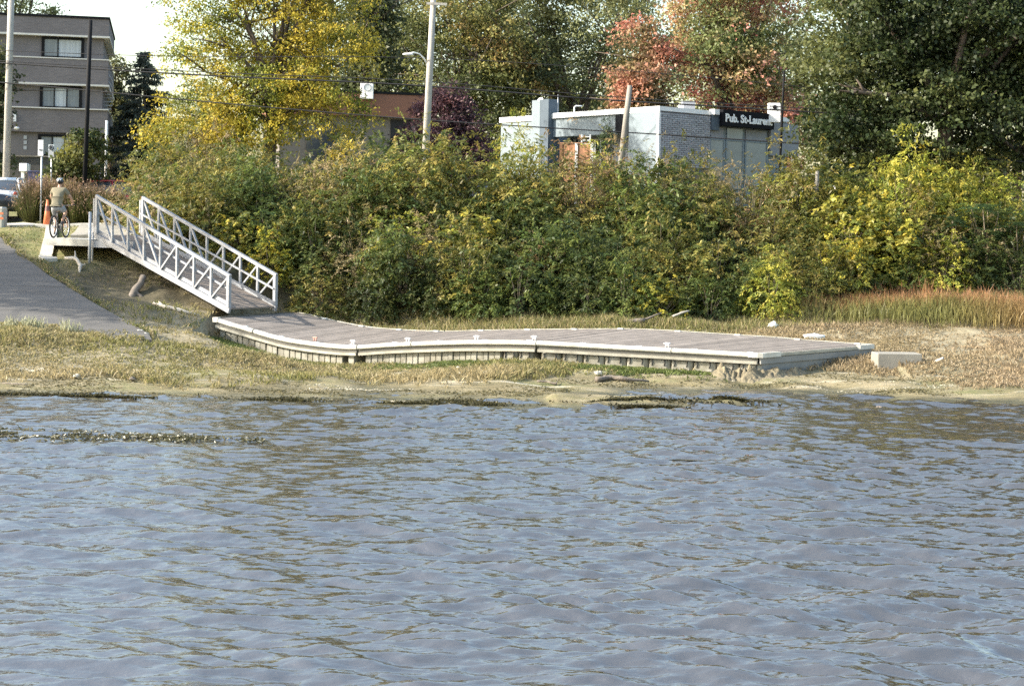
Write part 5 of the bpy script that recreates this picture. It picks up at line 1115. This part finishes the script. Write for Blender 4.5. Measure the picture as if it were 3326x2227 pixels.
# sign front
MB().box(xB + .02, xB + .32, -.25, .04, H - .16, H + .06).build('trim_box', M_TRIM, pub)
MB().box(xB + .05, xS0 - .03, -.14, .04, H - .80, H - .162).build('dark_slot', M_TEAL, pub)
MB().box(xS0, xS1, -.32, .035, H - .60, H + .07).build('sign_board', M_SIGNK, pub)
sgn = text_obj('Pub. St-Laurent', .46, M_SIGNW, pub, (xS0 + .12, -.335, H - .42), (math.pi / 2, 0, 0), off=.016)
wdt = max(v.co.x for v in sgn.data.vertices); sgn.scale = ((xS1 - xS0 - .26) / wdt, 1.0, 1)
M_SHOP = mat('shop_glass', (0.16, 0.20, 0.225), .25, .2, 1.5, spec=.6)
for i, (a, b) in enumerate([(2309, 2350), (2362, 2412), (2424, 2490)]):
    x0, x1 = tx(a), tx(b); wn = MB(); zt_, zb = H - 1.18, H - 3.2
    wn.box(x0 - .05, x1 + .05, -.03, .03, zt_ - .02, zt_ + .06).box(x0 - .09, x0, -.03, .03, zb, zt_ - .02).box(x1, x1 + .09, -.03, .03, zb, zt_ - .02); wn = wn.build('shop_window', M_PUB, pub)
    MB().box(x0, x1, -.006, .03, zb, zt_ - .02).build('pane', M_SHOP, wn); MB().box(x0, x1, -.005, .03, zt_ + .08, H - .66).build('transom_pane', M_PUBG if i != 1 else M_SHOP, wn)
MB().box(xS1 + .05, xE + .6, -.1, .04, H - 1.7, H - .28).build('end_panel', M_PUBG, pub)
# roof things
def roofbox(name, label, px, py0, py1, Y, wd, dp, m, cat):
    b = P(px, py1, Y); t = thing(name, label, cat, b); h = P(px, py0, Y).z - b.z; MB().box(-wd / 2, wd / 2, -dp / 2, dp / 2, -.35, h).build('casing', m, t, bevel=.012); return t, h
t, h = roofbox('rooftop_unit', 'white rooftop fan unit above the end of the pub sign', 2514, 336, 372, 66, .50, .4, M_SIGNW, 'air conditioner'); MB().disc((0, -.205, h * .62), (0, 1, 0), .09, .02, 14).build('fan', M_BLACK, t)
roofbox('roof_hatch', 'low grey roof hatch near the brick corner of the pub', 2235, 330, 352, 66, .55, .5, M_PUBG, 'roof hatch')
roofbox('roof_vent', 'small white vent on the pub roof edge', 2212, 338, 352, 64.5, .2, .2, M_SIGNW, 'vent')
b = P(1880, 362, 69); t = thing('roof_pipe', 'bent white pipe on the flat roof of the pub', 'pipe', b); MB().tube([(-.2, 0, -.3), (-.2, 0, .18), (-.15, 0, .24), (.15, 0, .24)], .03, 8).build('pipe', M_SIGNW, t)
b = P(1812, 330, 67); t = thing('roof_mast', 'thin antenna mast beside the dark pillar of the pub', 'antenna', b); MB().tube([(0, 0, -.6), (0, 0, .3)], .016, 6).build('mast', M_SIGNG, t)
b = P(1752, 334, 68.3); t = thing('satellite_dish', 'white satellite dish beside the dark pillar of the pub', 'satellite dish', b); mb = MB(); ax_ = Vector((-.75, -.55, .3)).normalized(); e = ax_.orthogonal().normalized(); g_ = ax_.cross(e); vs = [Vector((0, 0, 0)) - ax_ * .07]
for k in range(1, 4):
    for i in range(16): q = k / 3 * .24; a = i * math.pi / 8; vs.append(e * math.cos(a) * q + g_ * math.sin(a) * q * 1.1 + ax_ * (q * q * 1.2 - .07))
fs = [(0, 1 + i, 1 + (i + 1) % 16) for i in range(16)] + [(1 + (k - 1) * 16 + i, 1 + k * 16 + i, 1 + k * 16 + (i + 1) % 16, 1 + (k - 1) * 16 + (i + 1) % 16) for k in (1, 2) for i in range(16)]
mb.add(vs, fs, True); dsh = mb.build('dish', M_SIGNW, t); sm_ = dsh.modifiers.new('s', 'SOLIDIFY'); sm_.thickness = .015
MB().tube([(0, 0, 0), (.08, .1, -.25), (.08, .1, -.7)], .02, 6).build('bracket', M_SIGNG, t); MB().tube([ax_ * -.05 - Vector((0, 0, .1)), ax_ * .28 - Vector((0, 0, .12))], .012, 6).build('feed_arm', M_SIGNG, t)
# terrace fence of upright boards
M_FENCE = mat('brown_fence_board', (0.27, 0.135, 0.07), .85, .2, 5, perobj=.2); f0p, f1p = P(1822, 500, 60.5), P(1922, 498, 60.0); g = hz(f0p.x, 60) - .1; t = thing('terrace_fence', 'brown board fence round the pub terrace', 'fence', (f0p.x, 60.5, g)); zt_ = P(1870, 468, 60.3).z
n = 26
for i in range(n):
    a, b = f0p.lerp(f1p, (i + .06) / n), f0p.lerp(f1p, (i + .94) / n); MB().bar((a.x, a.y, (g + zt_) / 2), (b.x, b.y, (g + zt_) / 2), .025, zt_ - g - random.uniform(0, .02)).build('board', M_FENCE, t, world=True)
for s in (0, .5, 1.0): q = f0p.lerp(f1p, s); MB().box(q.x - .05, q.x + .05, q.y - .08, q.y - .02, g - .1, zt_ + .03).build('post', M_TRIM if s else M_FENCE, t, world=True)
MB().bar((f0p.x - .05, f0p.y, zt_ + .035), (f1p.x + .05, f1p.y, zt_ + .035), .10, .04).build('cap_rail', M_FENCE, t, world=True)
# white chair on the terrace
b = P(1902, 470, 61.6); t = thing('terrace_chair', 'white high backed chair standing behind the terrace fence', 'chair', (b.x, 61.6, g)); zc_ = P(1902, 438, 61.6).z - g
for sx in (-.17, .17):
    for sy in (-.17, .17): MB().box(sx - .025, sx + .025, sy - .025, sy + .025, 0, zc_ if sy < 0 else zc_ - .45).build('leg', M_SIGNW, t)
MB().box(-.2, .2, -.2, .2, zc_ - .46, zc_ - .42).build('seat', M_SIGNW, t)
for q in (.06, .2, .34): MB().box(-.146, .146, -.19, -.16, zc_ - q - .05, zc_ - q).build('back_slat', M_SIGNW, t)

# ------------------------------------------------------------------ brown building beyond the yellow tree
M_BRNW = mat('grey_brown_wall', (0.17, .15, .13), .9, .15, 1.5); M_BRN = mat('brown_metal_fascia', (0.20, 0.085, 0.05), .6, .12, 1.5, stretch=(1, 1, 8)); a, b = P(900, 292, 75), P(1390, 306, 77); g = hz(a.x, 75); t = thing('brown_building', 'low building with a wide brown fascia behind the yellow tree', 'building', (a.x, 75, g)); zt_ = a.z; zb = P(1150, 374, 75.5).z
u = Vector((b.x - a.x, b.y - a.y, 0)); L = u.length; t.rotation_euler.z = math.atan2(u.y, u.x)
MB().box(0, L, 0, 8, zb - g, zt_ - g).build('fascia', M_BRN, t); MB().box(-.03, L + .03, -.05, 8, zt_ - g, zt_ - g + .12).build('roof_edge', M_BLACK, t)
MB().box(.2, L - .2, .35, 7.8, -.3, zb - g).build('wall', M_BRNW, t); MB().box(L * .76, L * .90, .30, .345, .2, zb - g - .1).build('doorway', M_DARK, t); MB().box(L * .2, L * .5, .30, .345, .9, zb - g - .3).build('window', M_GLASS, t)
t, h = roofbox('air_conditioner', 'white air conditioner unit on the brown building roof', 1192, 268, 299, 76, .62, .35, M_SIGNW, 'air conditioner'); MB().torus((.02, -.185, h * .45), (0, 1, 0), .17, .018, 22, 6).build('fan_ring', M_SIGNG, t); MB().disc((.02, -.178, h * .45), (0, 1, 0), .155, .01, 20).build('fan', M_SIGNB, t)
# brick pier and dark fence at the right edge
M_PIER = brick_mat('red_brick', (0.36, 0.17, 0.12), (0.30, 0.14, 0.10), (0.42, 0.36, 0.32), .22, .075)
a = P(3304, 545, 60); g = hz(a.x, 60); t = thing('brick_pier', 'red brick gate pier with a pale cap behind the sumacs', 'pier', (a.x, 60, g)); h = P(3304, 493, 60).z - g
MB().box(-.13, .13, -.13, .13, -.1, h - .06).build('shaft', M_PIER, t); MB().box(-.17, .17, -.17, .17, h - .059, h).build('cap', M_CONCW, t)
t = thing('metal_fence', 'dark metal fence running from the brick pier', 'fence', (a.x - 2.2, 60.1, g))
for i in range(26): MB().box(-.1 + i * .08, -.075 + i * .08, -.012, .012, 0, h - .25).build('picket', M_BLACK, t)
for z in (.15, h - .35): MB().box(-.15, 2.02, -.02, .02, z, z + .04).build('rail', M_BLACK, t)

# ------------------------------------------------------------------ cars
M_TYRE = mat('tyre_rubber', (0.02, 0.02, 0.021), .9, .2, 8); M_RIM = mat('alloy_rim', (0.45, 0.46, 0.47), .35, .1, 5, metal=.6); M_LAMPG = mat('lamp_lens', (0.55, 0.56, 0.58), .15, .1, 4); M_LAMPR = mat('tail_lens', (0.35, 0.02, 0.02), .25, .1, 4)
def car(label, loc, rz, paint, group=None):
    """hatchback 4.2 m long, nose towards +x"""
    t = thing('parked_car', label, 'car', loc, rz, group)
    st = [(-2.05, .45, .80, .84), (-2.0, .36, .98, .86), (-1.7, .28, 1.0, .88), (-1.0, .25, .98, .89), (0, .25, .95, .90), (.9, .25, .93, .89), (1.5, .27, .86, .87), (1.95, .32, .74, .80), (2.1, .40, .62, .70)]
    mb = MB(); vs = []
    for x, zl_, zu_, hw in st:
        pr = [(-hw * .92, zl_), (-hw, zl_ + .12), (-hw, zu_ - .12), (-hw * .93, zu_), (0, zu_ + .03), (hw * .93, zu_), (hw, zu_ - .12), (hw, zl_ + .12), (hw * .92, zl_)]
        vs += [(x, y, z) for y, z in pr]
    n = 9; fs = [(i * n + k, (i + 1) * n + k, (i + 1) * n + (k + 1) % n, i * n + (k + 1) % n) for i in range(len(st) - 1) for k in range(n)] + [tuple(range(n)), tuple((len(st) - 1) * n + k for k in range(n))[::-1]]
    mb.add(vs, fs, True); mb.build('body', paint, t)
    cab = [(-1.95, .99, .98, .76), (-1.62, .99, 1.36, .70), (-1.1, .98, 1.46, .67), (-.2, .96, 1.47, .66), (.25, .95, 1.40, .67), (.75, .94, 1.14, .74), (1.05, .93, .95, .78)]
    mb = MB(); vs = []
    for x, z0, z1, hw in cab:
        z1 = max(z1, z0 + .01); vs += [(x, -.80, z0 - .02), (x, -hw, z1 - .05 * (z1 > z0 + .1)), (x, -hw * .8, z1), (x, hw * .8, z1), (x, hw, z1 - .05 * (z1 > z0 + .1)), (x, .80, z0 - .02)]
    n = 6; fs = [(i * n + k, (i + 1) * n + k, (i + 1) * n + k + 1, i * n + k + 1) for i in range(len(cab) - 1) for k in range(n - 1)]; mb.add(vs, fs, True); mb.build('cabin_glass', M_GLASS, t)
    mb = MB(); mb.add([(-1.62, -.63, 1.385), (-1.1, -.60, 1.485), (-.2, -.59, 1.495), (.22, -.60, 1.43), (.22, .60, 1.43), (-.2, .59, 1.495), (-1.1, .60, 1.485), (-1.62, .63, 1.385)], [(0, 1, 6, 7), (1, 2, 5, 6), (2, 3, 4, 5)], True); o = mb.build('roof', paint, t); so_ = o.modifiers.new('s', 'SOLIDIFY'); so_.thickness = .03
    for sy in (-1, 1):
        for pts in ([(-1.95, .84, .98), (-1.62, .73, 1.36)], [(-.45, .82, .97), (-.5, .70, 1.46)], [(1.05, .80, .95), (.25, .69, 1.42)], [(-1.62, .71, 1.37), (-1.1, .68, 1.46), (-.2, .67, 1.475), (.25, .69, 1.42)]):
            MB().tube([(x, y * sy, z) for x, y, z in pts], .03, 6).build('pillar', paint, t)
        for wx_ in (-1.28, 1.28):
            w_ = MB(); w_.torus((wx_, sy * .78, .31), (0, 1, 0), .225, .09, 26, 8); w_ = w_.build('wheel', M_TYRE, t); MB().disc((wx_, sy * .83, .31), (0, 1, 0), .20, .03, 18).build('rim', M_RIM, w_)
        mb = MB(); mb.ellipsoid((1.93, sy * .62, .66), (.14, .14, .08), 10, 7); mb.build('headlight', M_LAMPG, t); mb = MB(); mb.ellipsoid((-1.98, sy * .70, .86), (.07, .12, .12), 10, 7); mb.build('tail_light', M_LAMPR, t)
        MB().box(.55, .72, sy * .93 - .06, sy * .93 + .06, .96, 1.06).build('mirror', paint, t, bevel=.02)
    return t
P_WHITE = mat('car_white', (0.78, 0.78, 0.78), .25, .03, 2, coat=.5); P_DARK = mat('car_dark', (0.035, 0.038, 0.045), .25, .1, 2, coat=.6); P_RED = mat('car_red', (0.35, 0.02, 0.02), .25, .1, 2, coat=.6)
def park(px, Y, rz, paint, label, off=0):
    x = PX(px, Y) + off; return car(label, (x, Y, hz(x, Y) + .05), rz, paint)
park(50, 57.2, math.radians(100), P_WHITE, 'white hatchback parked on the street behind the plume grass', -.45)
park(-10, 54.6, math.radians(20), P_DARK, 'dark car parked on the street in front of the white hatchback', -1.35)
park(2740, 57.5, 0.02, P_WHITE, 'white car parked on the street glimpsed through the bank shrubs'); park(2640, 59.6, 0.02, P_RED, 'red car parked behind the white car glimpsed through the bank shrubs'); park(420, 58.4, 0.03, P_RED, 'red car parked on the street near the round ornamental tree')
park(1600, 58.6, .03, P_DARK, 'dark car parked on the street near the purple plum tree')

# ------------------------------------------------------------------ bicycle and rider
bx_, by_ = PX(190, 46.9, 760), 46.9; bz = PZ + .005
BY = 46.45          # rear wheel contact; the bicycle points along +y
bike = thing('bicycle', 'dark mountain bicycle with an orange trimmed frame ridden onto the platform', 'bicycle', (bx_ - .02, BY, bz), math.radians(-3))
M_BIKE = mat('bike_frame_paint', (0.05, 0.048, 0.05), .35, .1, 4); M_BIKEO = mat('bike_orange', (0.62, 0.22, 0.06), .4, .1, 4); M_SADD = mat('saddle_black', (0.018, 0.018, 0.019), .7, .1, 5); M_CHROME = mat('bike_alloy', (0.55, 0.56, 0.57), .3, .1, 5, metal=.7)
R = .345
for wy_ in (0.0, 1.08):
    w_ = MB(); w_.torus((0, wy_, R), (1, 0, 0), R - .026, .026, 36, 8); w_ = w_.build('wheel', M_TYRE, bike); MB().torus((0, wy_, R), (1, 0, 0), R - .055, .012, 32, 6).build('rim', M_CHROME, w_); MB().disc((0, wy_, R), (1, 0, 0), .028, .09, 10).build('hub', M_CHROME, w_)
    sp = MB()
    for i in range(16):
        a = i * math.pi / 8; sp.tube([(0.015 * (-1) ** i, wy_, R), (0, wy_ + math.cos(a) * (R - .055), R + math.sin(a) * (R - .055))], .0022, 4)
    sp.build('spokes', M_CHROME, w_)
fr = MB(); bb = (0, .44, .29); stt = (0, .30, .76); ht_ = (0, .88, .80); hb = (0, .92, .66)
for a, b, r in ((bb, stt, .018), (bb, hb, .022), (stt, ht_, .018), (hb, ht_, .022)): fr.tube([a, b], r, 8)
for sx in (-.055, .055): fr.tube([(sx, 0, R), (sx * .6, .40, .29)], .011, 6); fr.tube([(sx, 0, R), (sx * .4, .29, .74)], .010, 6)
fr.build('frame', M_BIKE, bike)
fk = MB(); fk.tube([ht_, hb], .016, 8)
for sx in (-.055, .055): fk.tube([(sx, .94, .62), (sx, 1.0, .5), (sx, 1.08, R)], .014, 6)
fk.tube([(-.055, .94, .62), (.055, .94, .62)], .018, 6); fk.build('fork', M_BIKEO, bike)
MB().tube([stt, (0, .265, .93)], .014, 8).build('seat_post', M_CHROME, bike)
mb = MB(); mb.ellipsoid((0, .22, .955), (.075, .10, .03), 12, 7).ellipsoid((0, .34, .955), (.03, .12, .022), 10, 7); mb.build('saddle', M_SADD, bike)
hbz = 1.0; MB().tube([ht_, (0, .90, .95), (0, .96, hbz)], .016, 8).build('stem', M_BIKE, bike)
hbar = MB(); hbar.tube([(-.34, .90, hbz + .03), (-.16, .95, hbz + .01), (0, .96, hbz), (.16, .95, hbz + .01), (.34, .90, hbz + .03)], .013, 8); hbar = hbar.build('handlebar', M_BIKE, bike)
for sx in (-1, 1): MB().tube([(sx * .22, .936, hbz + .018), (sx * .345, .899, hbz + .031)], .018, 8).build('grip', M_SADD, hbar)
MB().disc((.05, .44, .29), (1, 0, 0), .09, .008, 20).build('chainring', M_BIKE, bike)
pedL, pedR = Vector((-.11, .44 + .03, .29 - .17)), Vector((.11, .44 - .03, .29 + .17))
MB().tube([(-.06, .44, .29), (-.07, pedL.y, pedL.z)], .011, 6).tube([(.06, .44, .29), (.07, pedR.y, pedR.z)], .011, 6).tube([(-.06, .44, .29), (.06, .44, .29)], .014, 8).build('cranks', M_CHROME, bike)
for p in (pedL, pedR): MB().box(p.x - .045, p.x + .045, p.y - .045, p.y + .045, p.z - .012, p.z + .012).build('pedal', M_SADD, bike)
mb = MB()
for i in range(5): mb.torus((0, .30, .80 - .0 * i), (0, 0, 1), .02, .006, 10, 5)
mb.build('seat_clamp', M_BIKEO, bike)

M_SKIN = mat('skin', (0.42, 0.25, 0.17), .6, .06, 8); M_SHIRT = mat('khaki_shirt', (0.20, 0.175, 0.115), .9, .12, 7, bump=.15); M_SHORT = mat('light_grey_shorts', (0.26, 0.265, 0.27), .9, .1, 6); M_SHOE = mat('dark_shoe', (0.05, .05, .052), .8, .2, 8); M_HELM = mat('black_helmet', (0.02, 0.021, 0.024), .3, .1, 4); M_HELMW = mat('white_helmet', (0.62, 0.65, 0.68), .35, .05, 4); M_HAIR = mat('dark_hair', (0.02, 0.016, 0.013), .8, .2, 9)
person = thing('person', 'person in khaki shirt and black and white helmet riding the bicycle, seen from behind', 'person', tuple(bike.location), bike.rotation_euler.z)
def skin_mesh(name, verts, edges, radii, m, parent, root=0, sub=2):
    me = bpy.data.meshes.new(name); me.from_pydata([tuple(v) for v in verts], edges, []); o = bpy.data.objects.new(name, me); C.objects.link(o)
    md = o.modifiers.new('skin', 'SKIN'); md.use_smooth_shade = True
    if not me.skin_vertices: me.skin_vertices.new() if hasattr(me.skin_vertices, 'new') else None
    o.modifiers.new('sub', 'SUBSURF').levels = sub; o.modifiers['sub'].render_levels = sub
    bpy.context.view_layer.update()
    if len(me.skin_vertices) == 0:
        bm = bmesh.new(); bm.from_mesh(me); bm.verts.layers.skin.verify(); bm.to_mesh(me); bm.free()
    for i, r in enumerate(radii):
        q = me.skin_vertices[0].data[i]; q.radius = (r, r) if not isinstance(r, tuple) else r; q.use_root = (i == root)
    dg = bpy.context.evaluated_depsgraph_get(); dg.update(); me2 = bpy.data.meshes.new_from_object(o.evaluated_get(dg)); bpy.data.objects.remove(o)
    me2.materials.clear(); me2.materials.append(m); q = bpy.data.objects.new(name, me2); C.objects.link(q); q.parent = parent; return q
# joints in the bicycle's frame
J = dict(pel=(0, .24, 1.02), sp1=(0, .29, 1.16), sp2=(0, .36, 1.32), chest=(0, .42, 1.44), neck=(0, .47, 1.54), nk2=(0, .50, 1.60), head=(0, .52, 1.68), htop=(0, .52, 1.76),
         shL=(-.17, .44, 1.46), elL=(-.31, .60, 1.25), wrL=(-.29, .83, 1.10), haL=(-.285, .895, 1.055), shR=(.17, .44, 1.46), elR=(.31, .60, 1.25), wrR=(.29, .83, 1.10), haR=(.285, .895, 1.055),
         hpL=(-.10, .26, .97), knL=(-.135, .58, .60), anL=(-.115, .42, .215), ftL=(-.115, .56, .145), hpR=(.10, .26, .97), knR=(.145, .66, .80), anR=(.12, .40, .545), ftR=(.12, .53, .485))
names = list(J); ix = {n: i for i, n in enumerate(names)}
ed = [('pel', 'sp1'), ('sp1', 'sp2'), ('sp2', 'chest'), ('chest', 'neck'), ('neck', 'nk2'), ('nk2', 'head'), ('head', 'htop')]
for s in 'LR': ed += [('chest', 'sh' + s), ('sh' + s, 'el' + s), ('el' + s, 'wr' + s), ('wr' + s, 'ha' + s), ('pel', 'hp' + s), ('hp' + s, 'kn' + s), ('kn' + s, 'an' + s), ('an' + s, 'ft' + s)]
rad = dict(pel=(.135, .11), sp1=(.125, .10), sp2=(.135, .105), chest=(.14, .10), neck=.06, nk2=.055, head=(.082, .10), htop=(.06, .075))
for s in 'LR': rad.update({'sh' + s: .062, 'el' + s: .042, 'wr' + s: .028, 'ha' + s: (.03, .038), 'hp' + s: .09, 'kn' + s: .058, 'an' + s: .038, 'ft' + s: (.038, .03)})
body = skin_mesh('body', [J[n] for n in names], [(ix[a], ix[b]) for a, b in ed], [rad[n] for n in names], M_SKIN, person)
mb = MB()
for s in (-1, 1):       # fingers closed round the grips, thumb from the side of the palm
    for k in range(4):
        x = s * (.245 + k * .021); L = [.9, 1.0, .96, .8][k]; mb.tube([(x, .885, 1.062), (x, .925, 1.058), (x, .938, 1.058 - .03 * L), (x, .915, 1.000 + .004 * k), (x, .893, 1.005)], [.0095, .0095, .009, .0085, .007], 7)
    mb.tube([(s * .25, .875, 1.055), (s * .232, .895, 1.03), (s * .235, .915, 1.005)], [.011, .010, .008], 7)
mb.build('fingers', M_SKIN, person)
# face side: nose, ears, eyes
mb = MB(); mb.ellipsoid((0, .625, 1.675), (.014, .02, .022), 8, 6)
for s in (-1, 1): mb.ellipsoid((s * .088, .52, 1.675), (.012, .022, .034), 8, 6)
mb.build('ears_and_nose', M_SKIN, person)
mb = MB()
for s in (-1, 1): mb.ellipsoid((s * .032, .607, 1.70), (.012, .008, .008), 8, 6)
mb.tube([(-.025, .612, 1.635), (0, .617, 1.632), (.025, .612, 1.635)], .005, 5); mb.build('eyes_and_mouth', M_HAIR, person)
mb = MB(); mb.ellipsoid((0, .505, 1.70), (.088, .10, .075), 14, 8); mb.build('hair', M_HAIR, person)
tv = [(0, .235, .985), (0, .262, 1.085), (0, .29, 1.18), (0, .36, 1.33), (0, .42, 1.44), (0, .46, 1.515), (-.175, .44, 1.465), (-.265, .545, 1.325), (.175, .44, 1.465), (.265, .545, 1.325)]
skin_mesh('shirt', tv, [(0, 1), (1, 2), (2, 3), (3, 4), (4, 5), (4, 6), (6, 7), (4, 8), (8, 9)], [(.165, .135), (.165, .135), (.155, .125), (.165, .128), (.165, .122), (.075, .07), .085, .068, .085, .068], M_SHIRT, person, root=1)
sv = [(0, .235, 1.03), (0, .25, .97), (-.105, .30, .93), (-.128, .52, .68), (.105, .30, .93), (.135, .56, .84)]
skin_mesh('shorts', sv, [(0, 1), (1, 2), (2, 3), (1, 4), (4, 5)], [(.15, .125), (.15, .125), .115, .088, .115, .09], M_SHORT, person, root=1)
for s, p in ((-1, 'L'), (1, 'R')):
    a, f = Vector(J['an' + p]), Vector(J['ft' + p]); mb = MB(); d = (f - a); d.z *= .5; mid = a.lerp(f, .55) - Vector((0, 0, .035)); mb.ellipsoid((mid.x, mid.y, mid.z), (.045, .135, .042), 12, 8); mb.build('shoe', M_SHOE, person)
mb = MB(); mb.ellipsoid((0, .515, 1.705), (.112, .145, .115), 20, 10, zmin=.05); hm = mb.build('helmet', M_HELM, person)
for s in (-.055, 0, .055):
    MB().tube([(s, .515 + .148 * math.cos(a) * (1 - abs(s) * 1.2), 1.707 + .118 * math.sin(a) * (1 - abs(s) * 1.0)) for a in np.linspace(1.0, 2.75, 9)], [.008] + [.017] * 7 + [.008], 6).build('helmet_stripe', M_HELMW if s <= 0 else M_SIGNG, hm)
for s in (-1, 1): MB().tube([(s * .095, .53, 1.70), (s * .075, .55, 1.62), (0, .57, 1.585)], .006, 5).build('chin_strap', M_HELM, hm)
